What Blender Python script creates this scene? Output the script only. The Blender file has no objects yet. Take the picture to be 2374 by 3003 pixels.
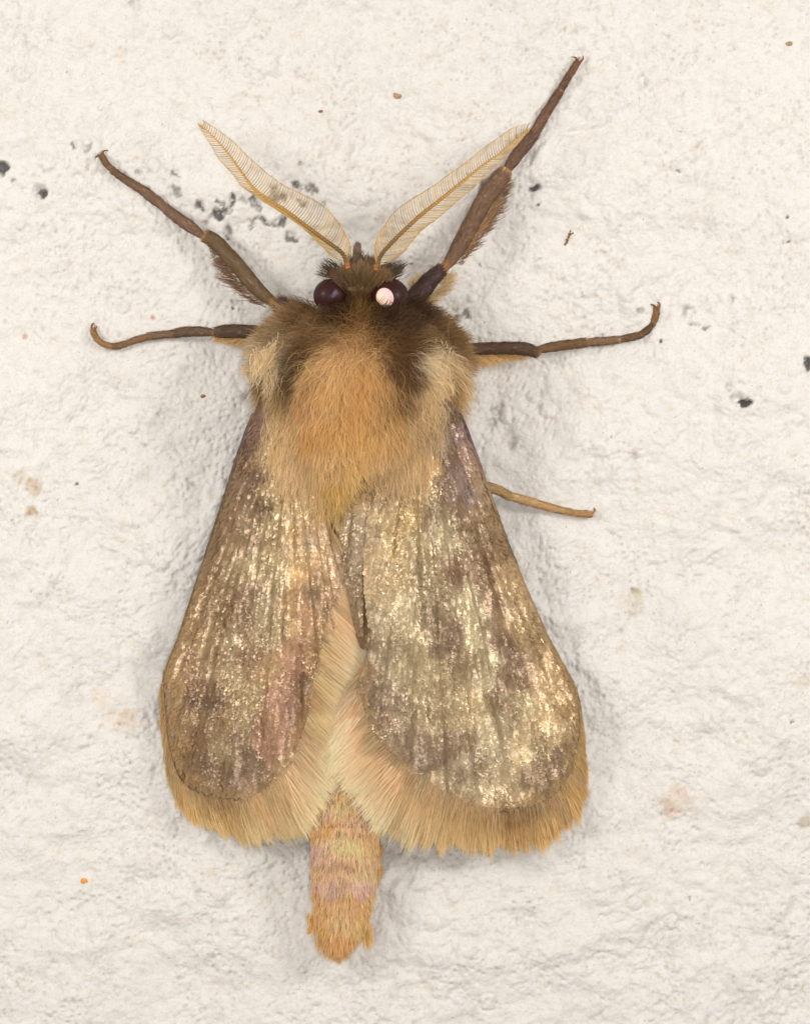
import bpy, math
import numpy as np
from mathutils import Vector, Matrix

# ------------------------------------------------------------------ camera, lamps, exposure
# One unit is 100 photo pixels on the wall plane (about 0.8 mm in life). The place is built
# lying in XY with the wall at z = 0 and turned upright at the very end.
D = 90.0
FW, FH = 23.74, 30.03
scene = bpy.context.scene
col = scene.collection
R_UP = Matrix.Rotation(math.pi / 2, 4, 'X')

cam_d = bpy.data.cameras.new("camera"); cam = bpy.data.objects.new("camera", cam_d); col.objects.link(cam)
cam_d.sensor_fit = 'VERTICAL'; cam_d.sensor_height = 36.0
cam_d.lens = D * 36.0 / FH
cam_d.clip_end = 1000; cam.location = (0, 0, D)
scene.camera = cam

world = bpy.data.worlds.new("World"); scene.world = world; world.use_nodes = True
world.node_tree.nodes["Background"].inputs[0].default_value = (1.0, 0.97, 0.93, 1)
world.node_tree.nodes["Background"].inputs[1].default_value = 0.47

def area(name, loc, size, power, color):
    l = bpy.data.lights.new(name, 'AREA'); l.shape = 'DISK'; l.size = size; l.energy = power; l.color = color
    o = bpy.data.objects.new(name, l); col.objects.link(o); o.location = loc
    d = Vector((0, -4, 0)) - Vector(loc)
    o.rotation_euler = d.to_track_quat('-Z', 'Y').to_euler()
area("flash_left", (-44, 17, 44), 15, 14500, (1.0, 0.972, 0.93))
area("flash_right", (44, 19, 44), 15, 14500, (1.0, 0.972, 0.93))
area("flash_front", (5, -2, 88), 11, 15000, (1.0, 0.97, 0.92))

scene.view_settings.view_transform = 'Standard'
scene.view_settings.look = 'None'
scene.view_settings.exposure = 0.27
scene.view_settings.gamma = 1.0
scene.cycles.max_bounces = 8

# ------------------------------------------------------------------ numeric helpers
rng = np.random.default_rng(11)

def PX(px, py, h=0.0):
    px = np.asarray(px, float); py = np.asarray(py, float); h = np.asarray(h, float) + 0 * px
    k = (D - h) / D
    return np.stack([(px - 1187) / 100 * k, (1501.5 - py) / 100 * k, h], -1)

def lin(c):
    c = np.asarray(c, float) / 255.0
    return np.where(c <= 0.04045, c / 12.92, ((c + 0.055) / 1.055) ** 2.4)

def unit(v):
    return v / np.maximum(np.linalg.norm(v, axis=-1, keepdims=True), 1e-9)

def _hash(ix, iy, seed):
    n = (ix.astype(np.int64) * 374761393 + iy.astype(np.int64) * 668265263 + seed * 974634777) & 0xffffffff
    n = ((n ^ (n >> 13)) * 1274126177) & 0xffffffff
    n = ((n ^ (n >> 15)) * 2246822519) & 0xffffffff
    return ((n ^ (n >> 16)) & 0xffffff) / float(0xffffff)

def vn(x, y, seed=0):
    x = np.asarray(x, float); y = np.asarray(y, float)
    ix = np.floor(x); iy = np.floor(y); fx = x - ix; fy = y - iy
    ix = ix.astype(np.int64); iy = iy.astype(np.int64)
    fx = fx * fx * fx * (fx * (fx * 6 - 15) + 10); fy = fy * fy * fy * (fy * (fy * 6 - 15) + 10)
    a = _hash(ix, iy, seed); b = _hash(ix + 1, iy, seed); c = _hash(ix, iy + 1, seed); d = _hash(ix + 1, iy + 1, seed)
    return (a + (b - a) * fx) * (1 - fy) + (c + (d - c) * fx) * fy      # 0..1

def fbm(x, y, octv=4, seed=0, gain=0.5):
    s = 0; a = 1; t = 0
    for i in range(octv):
        s = s + a * (vn(x, y, seed + i * 17) * 2 - 1); t += a; a *= gain
        x, y = 0.8 * x * 2.03 - 0.6 * y * 2.03 + 3.7, 0.6 * x * 2.03 + 0.8 * y * 2.03 + 1.3
    return s / t

def worley(x, y, seed=0):
    ix = np.floor(x).astype(np.int64); iy = np.floor(y).astype(np.int64)
    f1 = np.full(x.shape, 9.0); f2 = f1.copy()
    for dx in (-1, 0, 1):
        for dy in (-1, 0, 1):
            cx = ix + dx; cy = iy + dy
            d = np.hypot(cx + _hash(cx, cy, seed) - x, cy + _hash(cx, cy, seed + 5) - y)
            f2 = np.minimum(f2, np.maximum(f1, d)); f1 = np.minimum(f1, d)
    return f1, f2

def sstep(a, b, x):
    t = np.clip((x - a) / (b - a), 0, 1); return t * t * (3 - 2 * t)

def cmap(ctrl, px, py, sig, warp=0.0, seed=3, an=1.0):
    """pigment at photo points: softmax blend of control swatches, the lookup broken up by noise"""
    c = np.array([(a, b) + tuple(lin(k)) for a, b, k in ctrl])
    px = np.asarray(px, float); py = np.asarray(py, float)
    if warp:
        wx = warp * fbm(px / 26, py / 26 / an, 3, seed, 0.65); wy = warp * an * fbm(px / 26 + 40, py / 26 / an, 3, seed + 9, 0.65)
        px = px + wx * 2; py = py + wy * 2
    out = np.zeros(px.shape + (3,))
    for i in range(0, len(px), 20000):
        d2 = (px[i:i + 20000, None] - c[None, :, 0]) ** 2 + (py[i:i + 20000, None] - c[None, :, 1]) ** 2
        d2 = d2 - d2.min(1, keepdims=True)
        w = np.exp(-d2 / (2 * sig * sig)); w /= w.sum(1, keepdims=True)
        out[i:i + 20000] = w @ c[:, 2:]
    return out

# ------------------------------------------------------------------ blender helpers
def mesh_obj(name, verts, faces, mat, parent=None, colors=None, smooth=True, kind=None, flat_counts=None):
    me = bpy.data.meshes.new(name)
    verts = np.asarray(verts, np.float32)
    me.vertices.add(len(verts)); me.vertices.foreach_set('co', verts.ravel())
    faces = np.asarray(faces, np.int32)
    n, k = faces.shape
    me.loops.add(n * k); me.loops.foreach_set('vertex_index', faces.ravel())
    me.polygons.add(n)
    me.polygons.foreach_set('loop_start', np.arange(0, n * k, k, dtype=np.int32))
    me.polygons.foreach_set('loop_total', np.full(n, k, np.int32))
    if smooth: me.polygons.foreach_set('use_smooth', np.ones(n, bool))
    me.update(calc_edges=True)
    if colors is not None:
        at = me.color_attributes.new("Col", 'FLOAT_COLOR', 'POINT')
        c4 = np.ones((len(verts), 4), np.float32); c4[:, :3] = colors
        at.data.foreach_set('color', c4.ravel())
    me.materials.append(mat)
    o = bpy.data.objects.new(name, me); col.objects.link(o)
    if parent is not None: o.parent = parent
    if kind: o["kind"] = kind
    return o

def empty(name, parent=None, loc=(0, 0, 0)):
    o = bpy.data.objects.new(name, None); col.objects.link(o); o.location = loc
    if parent is not None: o.parent = parent
    return o

class Geo:
    def __init__(s): s.v = []; s.f = []; s.c = []; s.n = 0
    def add(s, v, f, c):
        v = np.asarray(v, float).reshape(-1, 3); f = np.asarray(f, int)
        s.v.append(v); s.f.append(f + s.n); c = np.asarray(c, float)
        s.c.append(np.broadcast_to(c, v.shape) if c.ndim == 1 else c); s.n += len(v)
    def build(s, name, mat, parent=None, **k):
        return mesh_obj(name, np.concatenate(s.v), np.concatenate(s.f), mat, parent, np.concatenate(s.c), **k)

def tube_arrays(path, rad, sides=10, flat=1.0, up=(0, 0, 1)):
    """quads only: rings along a path, ends closed by shrinking rings"""
    path = np.asarray(path, float); rad = np.asarray(rad, float)
    path = np.concatenate([path[:1], path, path[-1:]]); rad = np.concatenate([[rad[0] * .02], rad, [rad[-1] * .02]])
    t = np.gradient(path, axis=0); t[0] = t[1]; t[-1] = t[-2]; t = unit(t)
    b = unit(np.cross(t, np.array(up, float))); nn = unit(np.cross(b, t))
    a = np.linspace(0, 2 * math.pi, sides, endpoint=False)
    v = path[:, None] + rad[:, None, None] * (np.cos(a)[None, :, None] * b[:, None] + flat * np.sin(a)[None, :, None] * nn[:, None])
    n = len(path); i = np.arange(n - 1)[:, None] * sides; j = np.arange(sides)[None, :]; j2 = (j + 1) % sides
    f = np.stack([i + j, i + j2, i + sides + j2, i + sides + j], -1).reshape(-1, 4)
    return v.reshape(-1, 3), f

def resample(pts, n):
    pts = np.asarray(pts, float)
    d = np.concatenate([[0], np.cumsum(np.linalg.norm(np.diff(pts[:, :2], axis=0), axis=1))])
    # Catmull-Rom through the points, then even spacing
    q = []
    P = np.concatenate([2 * pts[:1] - pts[1:2], pts, 2 * pts[-1:] - pts[-2:-1]])
    for i in range(len(pts) - 1):
        p0, p1, p2, p3 = P[i:i + 4]
        for t in np.linspace(0, 1, 12, endpoint=False):
            q.append(.5 * (2 * p1 + (p2 - p0) * t + (2 * p0 - 5 * p1 + 4 * p2 - p3) * t * t + (3 * p1 - p0 - 3 * p2 + p3) * t ** 3))
    q.append(pts[-1]); q = np.array(q)
    d = np.concatenate([[0], np.cumsum(np.linalg.norm(np.diff(q[:, :2], axis=0), axis=1))]); d /= d[-1]
    t = np.linspace(0, 1, n)
    return np.stack([np.interp(t, d, q[:, k]) for k in range(q.shape[1])], -1)

def strand_arrays(root, d0, d1, length, width, nrm, color, seg=5, clump=0.0, nclump=0, roll=0.5, curl=0.0, tip=0.12, tipcol=None):
    N = len(root); t = np.linspace(0, 1, seg + 1)
    length = np.broadcast_to(length, (N,)); width = np.broadcast_to(width, (N,))
    dirs = unit(d0[:, None] * (1 - t)[None, :, None] + d1[:, None] * t[None, :, None])
    step = dirs[:, :-1] * (length / seg)[:, None, None]
    pos = np.concatenate([root[:, None], root[:, None] + np.cumsum(step, 1)], 1)
    if curl:
        ph = rng.uniform(0, 6.28, (N, 1)); fr = rng.uniform(.6, 1.6, (N, 1))
        sd = unit(np.cross(dirs[:, 0], nrm))
        pos = pos + (np.sin(ph + fr * t[None] * 4) - np.sin(ph))[:, :, None] * sd[:, None] * (curl * length)[:, None, None]
        pos = pos + (np.cos(ph * 2 + fr * t[None] * 3) - np.cos(ph * 2))[:, :, None] * nrm[:, None] * (.5 * curl * length)[:, None, None]
    if clump and nclump:
        ci = rng.choice(N, min(nclump, N), replace=False); near = np.zeros(N, int)
        for i in range(0, N, 4000):
            d = ((root[i:i + 4000, None] - root[None, ci]) ** 2).sum(-1); near[i:i + 4000] = ci[d.argmin(1)]
        off = pos[near] - pos
        w = (clump * rng.uniform(.5, 1.3, N))[:, None] * t[None] ** 1.4
        pos = pos + off * np.clip(w, 0, .95)[:, :, None]
    tg = unit(np.gradient(pos, axis=1))
    a = rng.normal(0, roll, N)
    sd = unit(np.cross(tg, nrm[:, None])); n2 = np.cross(sd, tg)
    sd = sd * np.cos(a)[:, None, None] + n2 * np.sin(a)[:, None, None]
    wp = width[:, None] * np.maximum(tip, np.sqrt(np.clip(1 - t ** 1.8, 0, 1)))[None] * .5
    L = pos - sd * wp[..., None]; Rr = pos + sd * wp[..., None]
    v = np.stack([L, Rr], 2).reshape(-1, 3)
    base = np.arange(N)[:, None] * (seg + 1) * 2 + np.arange(seg)[None] * 2
    f = np.stack([base, base + 1, base + 3, base + 2], -1).reshape(-1, 4)
    if tipcol is None: c = np.repeat(color[:, None], (seg + 1) * 2, 1).reshape(-1, 3)
    else:
        tt = np.repeat(t, 2)[None, :, None] ** 2.4
        c = (color[:, None] * (1 - tt) + tipcol[:, None] * tt).reshape(-1, 3)
    return v, f, c

def pelt(c):
    """albedo of single hairs: light scattered from hair to hair deepens the colour again"""
    w = np.array([.3, .55, .15]); l = np.maximum(c @ w, 1e-4)[..., None]
    r = (np.maximum(c, 1e-4) / l) ** (.98 - .26 * sstep(.04, .25, l)) * np.array([1.0, 1.0, .99]); r = r / np.maximum(r @ w, 1e-4)[..., None]
    return np.minimum(.90 * (1 - np.exp(-(1.7 + 1.2 * sstep(.06, .26, l)) * l)) * r, .93)

def vary(c, lo=.8, hi=1.2):
    return np.clip(c * rng.uniform(lo, hi, (len(c), 1)) * (1 + rng.normal(0, .03, c.shape)), 0.002, .95)

# ------------------------------------------------------------------ materials
def new_mat(name):
    m = bpy.data.materials.new(name); m.use_nodes = True
    nt = m.node_tree; return m, nt, nt.nodes["Principled BSDF"], nt.nodes, nt.links

def attr_mat(name, rough=.6, spec=.3, metal=0.0, transl=0.0, gain=1.0, sheen=0.0, bump=0.0, bscale=20, coat=0.0, grain=0.0):
    m, nt, b, N, L = new_mat(name)
    a = N.new('ShaderNodeVertexColor'); a.layer_name = "Col"
    src = a.outputs[0]
    if gain != 1.0 or grain:
        mx = N.new('ShaderNodeMix'); mx.data_type = 'RGBA'; mx.blend_type = 'MULTIPLY'; mx.inputs[0].default_value = 1
        mx.clamp_result = False
        L.new(src, mx.inputs[6]); mx.inputs[7].default_value = (gain, gain, gain, 1)
        if grain:
            tc = N.new('ShaderNodeTexCoord'); no = N.new('ShaderNodeTexNoise'); no.inputs['Scale'].default_value = 14; no.inputs['Detail'].default_value = 6
            L.new(tc.outputs['Object'], no.inputs['Vector'])
            mr = N.new('ShaderNodeMapRange'); mr.inputs[1].default_value = .3; mr.inputs[2].default_value = .7
            mr.inputs[3].default_value = gain * (1 - grain); mr.inputs[4].default_value = gain * (1 + grain)
            L.new(no.outputs[0], mr.inputs[0]); L.new(mr.outputs[0], mx.inputs[7])
        src = mx.outputs[2]
    L.new(src, b.inputs['Base Color'])
    b.inputs['Roughness'].default_value = rough; b.inputs['Specular IOR Level'].default_value = spec
    b.inputs['Metallic'].default_value = metal; b.inputs['Sheen Weight'].default_value = sheen
    b.inputs['Coat Weight'].default_value = coat
    if bump:
        tc = N.new('ShaderNodeTexCoord'); no = N.new('ShaderNodeTexNoise'); no.inputs['Scale'].default_value = bscale; no.inputs['Detail'].default_value = 5
        bp = N.new('ShaderNodeBump'); bp.inputs['Strength'].default_value = bump; bp.inputs['Distance'].default_value = .03
        L.new(tc.outputs['Object'], no.inputs['Vector']); L.new(no.outputs[0], bp.inputs['Height']); L.new(bp.outputs[0], b.inputs['Normal'])
    if transl:
        tr = N.new('ShaderNodeBsdfTranslucent'); L.new(src, tr.inputs['Color'])
        ms = N.new('ShaderNodeMixShader'); ms.inputs[0].default_value = transl
        L.new(b.outputs[0], ms.inputs[1]); L.new(tr.outputs[0], ms.inputs[2]); L.new(ms.outputs[0], N["Material Output"].inputs[0])
    return m

M_fur = attr_mat("fur", rough=.6, spec=.2, transl=.42, gain=1.0)
M_fringe = attr_mat("fringe_scales", rough=.42, spec=.5, transl=.3, gain=1.0)
M_legfur = attr_mat("leg_fur", rough=.55, spec=.25, transl=.3, gain=1.6)
M_skin = attr_mat("cuticle", rough=.7, spec=.2, bump=.4)
M_leg = attr_mat("leg_cuticle", rough=.55, spec=.3, bump=.5, bscale=25, grain=.35, gain=1.5)
M_scale = attr_mat("wing_scales", rough=.34, spec=.8, metal=.28, gain=1.0, transl=0.0)
M_membrane = attr_mat("wing_membrane", rough=.4, spec=.5, metal=.25, bump=.5, bscale=14)
M_ant = attr_mat("antenna_cuticle", rough=.4, spec=.45)
M_comb = attr_mat("antenna_combs", rough=.45, spec=.4, transl=.55)
M_grit = attr_mat("grit", rough=.8, spec=.2, bump=.6, bscale=30)

# wall: limewashed plaster
M_wall, nt, b, N, L = new_mat("plaster")
a = N.new('ShaderNodeVertexColor'); a.layer_name = "Col"
tc = N.new('ShaderNodeTexCoord')
def noise(scale, detail, rough=.5, dist=0):
    n = N.new('ShaderNodeTexNoise'); n.inputs['Scale'].default_value = scale; n.inputs['Detail'].default_value = detail
    n.inputs['Roughness'].default_value = rough; n.inputs['Distortion'].default_value = dist; L.new(tc.outputs['Object'], n.inputs['Vector']); return n
def ramp(inp, stops):
    r = N.new('ShaderNodeValToRGB'); e = r.color_ramp.elements
    while len(e) < len(stops): e.new(.5)
    for k, (p, c) in enumerate(stops): e[k].position = p; e[k].color = (c[0], c[1], c[2], 1)
    L.new(inp, r.inputs[0]); return r
def mixc(kind, fac, A, B):
    m = N.new('ShaderNodeMix'); m.data_type = 'RGBA'; m.blend_type = kind
    if isinstance(fac, float): m.inputs[0].default_value = fac
    else: L.new(fac, m.inputs[0])
    L.new(A, m.inputs[6]); L.new(B, m.inputs[7]); return m.outputs[2]
mott = ramp(noise(3.2, 7, .65).outputs[0], [(.3, (.90, .87, .83)), (.5, (1, .985, .965)), (.7, (1.0, 1, 1))])
fine = ramp(noise(14, 6, .7).outputs[0], [(.32, (.84, .80, .76)), (.48, (1, 1, 1))])
speck = ramp(noise(7.5, 3, .6).outputs[0], [(.25, (.55, .47, .38)), (.31, (1, 1, 1))])
rust = ramp(noise(2.1, 8, .75, .6).outputs[0], [(.57, (1, 1, 1)), (.70, (.93, .85, .74))])
c = mixc('MULTIPLY', 1.0, a.outputs[0], mott.outputs[0]); c = mixc('MULTIPLY', .8, c, fine.outputs[0])
c = mixc('MULTIPLY', .9, c, speck.outputs[0]); c = mixc('MULTIPLY', .8, c, rust.outputs[0])
L.new(c, b.inputs['Base Color']); b.inputs['Roughness'].default_value = .75; b.inputs['Specular IOR Level'].default_value = .25
n1 = noise(9, 6, .6, .2); n2 = noise(2.4, 3, .5, 1.2)
bp = N.new('ShaderNodeBump'); bp.inputs['Strength'].default_value = .8; bp.inputs['Distance'].default_value = .05; L.new(n1.outputs[0], bp.inputs['Height'])
L.new(bp.outputs[0], b.inputs['Normal'])

# eye materials
M_eye, nt, b, N, L = new_mat("compound_eye")
tc = N.new('ShaderNodeTexCoord')
vo = N.new('ShaderNodeTexVoronoi'); vo.inputs['Scale'].default_value = 26
L.new(tc.outputs['Object'], vo.inputs['Vector'])
rp = ramp(vo.outputs['Distance'], [(0, (.030, .012, .010)), (.6, (.014, .006, .006))]) if False else None
b.inputs['Base Color'].default_value = (.034, .009, .007, 1); b.inputs['Roughness'].default_value = .42
b.inputs['Specular IOR Level'].default_value = .18; b.inputs['Coat Weight'].default_value = .03; b.inputs['Coat Roughness'].default_value = .06
bp = N.new('ShaderNodeBump'); bp.inputs['Strength'].default_value = .25; bp.inputs['Distance'].default_value = .01
L.new(vo.outputs['Distance'], bp.inputs['Height']); L.new(bp.outputs[0], b.inputs['Normal'])
M_shine = attr_mat("painted_eyeshine", rough=.5, spec=.6, metal=0, gain=1.0, bump=.15, bscale=12)  # plain pale colour stands in for flash light returned by the eye

# ------------------------------------------------------------------ WALL
PITS = [  # photo x, y, radius, darkness, depth
 (5,492,22,.95,.22),(40,530,14,.5,.1),(125,567,20,.9,.18),(112,560,24,.35,.1),(217,426,11,.75,.1),(255,428,17,.45,.12),(406,507,14,.4,.1),
 (515,503,11,.8,.1),(516,556,17,.6,.16),(587,601,17,.7,.16),(640,629,20,.95,.16),(625,640,14,.8,.1),(662,612,13,.8,.1),(683,582,13,.7,.1),(640,594,11,.8,.08),
 (672,622,15,.55,.1),(708,590,14,.4,.1),(746,595,14,.85,.12),(758,612,11,.5,.1),(738,662,12,.8,.1),(768,644,14,.85,.12),(792,656,14,.8,.1),(812,650,10,.6,.1),(828,648,12,.8,.12),
 (668,683,15,.65,.14),(849,691,17,.8,.16),(862,702,12,.4,.1),(600,650,8,.5,.06),(806,566,14,.8,.1),(822,580,16,.8,.14),(800,590,12,.6,.1),(850,576,9,.5,.08),
 (861,540,13,.85,.12),(888,545,12,.5,.1),(912,554,17,.7,.14),(930,560,9,.8,.1),(890,592,9,.7,.07),(945,600,9,.35,.06),
 (1570,552,16,.95,.16),(1555,557,10,.6,.1),(1573,598,7,.9,.06),(1419,540,13,.8,.1),(1408,556,8,.7,.08),(1474,570,14,.75,.12),(1462,586,11,.7,.1),
 (1362,922,15,.75,.1),(1345,932,20,.55,.12),(1316,938,14,.5,.1),(1295,948,12,.7,.08),(1308,976,9,.4,.06),(1330,905,10,.4,.06),(1370,930,9,.8,.08),
 (2183,1180,21,1.0,.26),(2160,1170,24,.30,.18),(2136,1130,16,.30,.1),(2365,1062,17,.95,.18),(2024,911,20,.40,.14),(2032,945,9,.6,.06),(2050,950,8,.6,.05),
 (2070,962,7,.6,.05),(2142,876,12,.30,.1),(1878,913,12,.45,.08),(1935,999,6,.95,.05),(2304,631,6,.9,.05),(2315,709,6,.9,.05),(2300,604,5,.8,.04),
 (2172,598,5,.8,.04),(1985,496,7,.8,.05),(692,882,8,.6,.06),(682,903,6,.9,.05),(935,800,7,.0,.05),(1200,770,6,.9,.04),(1405,770,5,.9,.04),
 (1795,1278,6,.8,.04),(228,1419,5,.9,.04),(2328,2115,8,.8,.06),(2018,2635,7,.7,.05),(1455,1205,24,.35,.14),(1440,1240,20,.25,.12),
 (1500,1300,16,.2,.08),(1712,330,16,.1,.1),(1885,238,16,.08,.12),(395,10,18,.25,.14),(1650,310,12,.05,.08),(660,1410,12,.5,.06),
 (655,1405,7,.7,.05),(560,1414,14,.15,.08),(515,1405,18,.12,.1),(1110,860,4,.7,.03),(2150,1160,9,.35,.1)]
STAINS = [  # x, y, radius, rgb multiply, strength
 (89,1500,22,(205,170,120),.9),(97,1425,26,(215,185,145),.7),(60,1400,30,(225,205,170),.5),(375,2115,45,(238,205,170),.5),(330,2100,40,(240,220,190),.4),
 (1985,2345,55,(240,210,185),.55),(1960,2365,25,(225,190,165),.5),(1850,1765,40,(225,215,190),.5),(1870,1740,18,(205,190,150),.5),(2350,2000,28,(225,210,175),.5),
 (2360,2410,26,(205,190,160),.7),(290,2050,40,(245,225,195),.4),(1500,1305,14,(190,180,160),.5),(1860,1330,16,(170,140,110),.6),(620,2560,18,(220,200,170),.4),
 (70,985,10,(215,150,120),.7),(445,928,8,(200,120,70),.8),(1120,690,8,(170,120,80),.7),(870,545,7,(160,90,50),.8),(2040,430,9,(230,190,120),.7),(400,460,8,(225,170,90),.6),
 (880,480,8,(170,130,90),.7),(1100,640,6,(180,120,80),.7),(500,1345,9,(235,190,150),.4),(1530,1310,9,(190,170,150),.5),(1900,2630,12,(215,200,160),.4)]

STROKES = [([(630,640),(642,626),(660,618),(678,604),(686,588),(684,574)],8,.95),([(645,640),(662,628),(675,620)],7,.7),([(736,668),(740,650),(756,640),(772,648),(790,658),(812,654),(830,646),(836,636)],6,.9),
 ([(582,590),(584,604),(594,616)],6,.9),([(745,588),(752,602),(762,612)],7,.8),([(640,588),(650,596),(660,594)],6,.8),([(704,584),(714,592)],9,.5),([(842,680),(850,694),(864,702)],8,.85),([(663,676),(660,686),(670,696)],5,.7),
 ([(800,556),(806,572),(812,590)],9,.7),([(818,574),(830,590)],8,.7),([(852,534),(862,546),(874,544)],6,.85),([(898,548),(912,562),(928,556)],6,.7),([(1292,950),(1308,938),(1320,942)],7,.6),([(1330,936),(1350,926),(1366,918),(1372,930)],8,.75),([(1304,968),(1312,980),(1306,986)],4,.6),
 ([(506,500),(514,512),(522,516)],6,.7),([(508,548),(512,566),(526,572)],8,.55),([(600,650),(608,644)],5,.5),([(880,590),(898,596)],5,.5),([(1466,566),(1480,574),(1476,584)],7,.7),([(1412,536),(1420,548)],6,.7),([(2066,958),(2074,964)],5,.7),([(680,880),(690,888),(696,880)],5,.5),([(2030,948),(2046,946)],3,.5)]
def pit_fields(x, y):
    """depth and darkness of the pits at wall points (units)"""
    dep = np.zeros(x.shape); dark = np.zeros(x.shape)
    wx_ = x + .11 * fbm(x * 5, y * 5, 3, 91); wy_ = y + .11 * fbm(x * 5 + 8, y * 5, 3, 92)
    frag = fbm(x * 8, y * 8, 3, 77, .7)
    for i, (a, bb, r, dk, dp) in enumerate(PITS):
        cx, cy, rr = (a - 1187) / 100, (1501.5 - bb) / 100, r / 100
        m = (np.abs(x - cx) < 3 * rr) & (np.abs(y - cy) < 3 * rr)
        if not m.any(): continue
        dx, dy = wx_[m] - cx, wy_[m] - cy; an = i * 2.4
        q = np.hypot(dx, dy * (1 + .35 * math.sin(i))) / rr
        dep[m] = np.maximum(dep[m], dp * (1 - sstep(.35, 1.2, q)))
        side = (dx * math.cos(an) + dy * math.sin(an)) / rr          # grime sits in one flank of the hollow
        k = (1 - sstep(.7, 1.05, q)) * sstep(-.45, .5, side + .9 * frag[m] + (.9 if dk > .85 else 0)) 
        dark[m] = np.maximum(dark[m], dk * k)
    for pts, wd, dk in STROKES:
        q = resample(np.array([(a, b_, 0) for a, b_ in pts], float), 40); qx = (q[:, 0] - 1187) / 100; qy = (1501.5 - q[:, 1]) / 100
        m = (x > qx.min() - .3) & (x < qx.max() + .3) & (y > qy.min() - .3) & (y < qy.max() + .3)
        d = np.sqrt(((wx_[m][:, None] - qx) ** 2 + (wy_[m][:, None] - qy) ** 2).min(1)) / (wd / 100 * (1 + .8 * frag[m]))
        dep[m] = np.maximum(dep[m], .10 * (1 - sstep(.4, 1.6, d)))
        dark[m] = np.maximum(dark[m], dk * (1 - sstep(.5, 1.15, d)) * (.55 + .45 * sstep(-.25, .1, frag[m])))
    return dep, dark

BUB = [(a, b_, r) for a, b_, r in zip(rng.uniform(-13, 13, 420), rng.uniform(-16, 16, 420), np.clip(rng.gamma(3, .035, 420), .05, .26))]

def wall_h(x, y, detail=True):
    x = np.asarray(x, float); y = np.asarray(y, float)
    wx = x + .5 * fbm(x * .5, y * .5, 3, 5); wy = y + .5 * fbm(x * .5 + 9, y * .5, 3, 6)
    h = .22 * fbm(x * .17, y * .22, 3, 21) + .20 * fbm(wx * .45, wy * .62, 4, 31)
    if detail:
        n = fbm(wx * .9, wy * 1.15, 4, 41, .55)
        k = n * 5.0; fl = np.floor(k); fr = k - fl
        h = h + .016 * ((fl + sstep(.0, .30, fr)) - n * 2.75) * sstep(-.35, .25, fbm(x * .45, y * .45, 2, 62))
        lump = 0
        for sc, am, sd in ((1.7, .035, 81), (3.4, .022, 83), (7.0, .012, 85)):
            lump = lump + am * np.minimum(np.abs(fbm(wx * sc, wy * sc * 1.15, 2, sd)) * 2.6, 1.0)
        for sc, am, sd in ((.8, .17, 181), (1.7, .11, 183), (3.6, .045, 185)):
            qx = wx * sc + .55 * fbm(x * sc * 1.3, y * sc * 1.3, 2, sd + 1); qy = wy * sc * 1.1 + .55 * fbm(x * sc * 1.3 + 7, y * sc * 1.3, 2, sd + 2)
            f1, f2 = worley(qx, qy, sd); lump = lump + am * (1 - np.minimum(f1, 1) ** 2) * sstep(-.25, .35, fbm(x * sc * .4, y * sc * .4, 2, sd + 3))
        h = h + lump * (.42 + .65 * sstep(-.35, .35, fbm(x * .3, y * .3, 3, 64))) + .05 * fbm(wx * 2.0, wy * 2.4, 3, 71) - .06
        f1, f2 = worley(wx * 3.1, wy * 3.1, 211); mk = sstep(-.05, .3, fbm(x * .6, y * .6, 3, 212))
        h = h - .075 * (1 - sstep(.04, .30, f1)) * mk
        f1, f2 = worley(wx * 6.3, wy * 6.3, 213); h = h - .042 * (1 - sstep(.05, .36, f1)) * sstep(-.2, .2, fbm(x * .8, y * .8, 3, 214))
        for a, b_, r in BUB:
            m = (np.abs(x - a) < 2 * r) & (np.abs(y - b_) < 2 * r)
            if m.any():
                dx = x[m] - a + .25 * r * fbm(x[m] * 7, y[m] * 7, 2, 3); dy = y[m] - b_
                q = np.hypot(dx, dy) / r
                h[m] += .20 * r * (np.clip(1 - q * q, 0, 1)) - .16 * r * np.exp(-((q - 1.02) / .2) ** 2)
    h = h - .07
    return h - .12

def nonuni(half, step, far, nfar):
    n = int(round(2 * half / step)); core = np.linspace(-half, half, n + 1)
    ex = half + (far - half) * np.linspace(0, 1, nfar + 1)[1:] ** 2.0
    return np.concatenate([-ex[::-1], core, ex])
gx = nonuni(12.4, .0405, 34, 22); gy = nonuni(15.6, .0405, 38, 22)
X, Y = np.meshgrid(gx, gy)
Z = wall_h(X.copy(), Y.copy())
dep, dark = pit_fields(X, Y)
Z -= dep
wc = np.ones(X.shape + (3,)) * np.array([.715, .693, .668])
broad = fbm(X * .35, Y * .35, 4, 101)[..., None]
wc = wc * (1 + .02 * broad)
f1, _ = worley(X * 4.3 + .5 * fbm(X * 2, Y * 2, 2, 5), Y * 4.3, 231); por = (1 - sstep(.10, .34, f1)) * sstep(.45, .75, vn(X * 3, Y * 3, 233)) * sstep(-.15, .3, fbm(X * .5, Y * .5, 3, 234))
wc = wc * (1 - por[..., None] * np.array([.17, .20, .25]))      # dirt settled in the pores
for a, b_, r, rgb, s in STAINS:
    cx, cy, rr = (a - 1187) / 100, (1501.5 - b_) / 100, r / 100
    m = (np.abs(X - cx) < 2.5 * rr) & (np.abs(Y - cy) < 2.5 * rr)
    q = np.hypot(X[m] - cx, Y[m] - cy) / rr + .6 * fbm(X[m] * 6, Y[m] * 6, 3, 15)
    w = (s * (1 - sstep(.4, 1.2, q)) * (.5 + .5 * vn(X[m] * 11, Y[m] * 11, 3)))[:, None]
    wc[m] = wc[m] * (1 - w) + wc[m] * lin(rgb) * w
wc = wc * (1 - dark[..., None]) + np.array([.105, .10, .098]) * dark[..., None]
ny, nx = X.shape
V = np.stack([X, Y, Z], -1).reshape(-1, 3)
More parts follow.
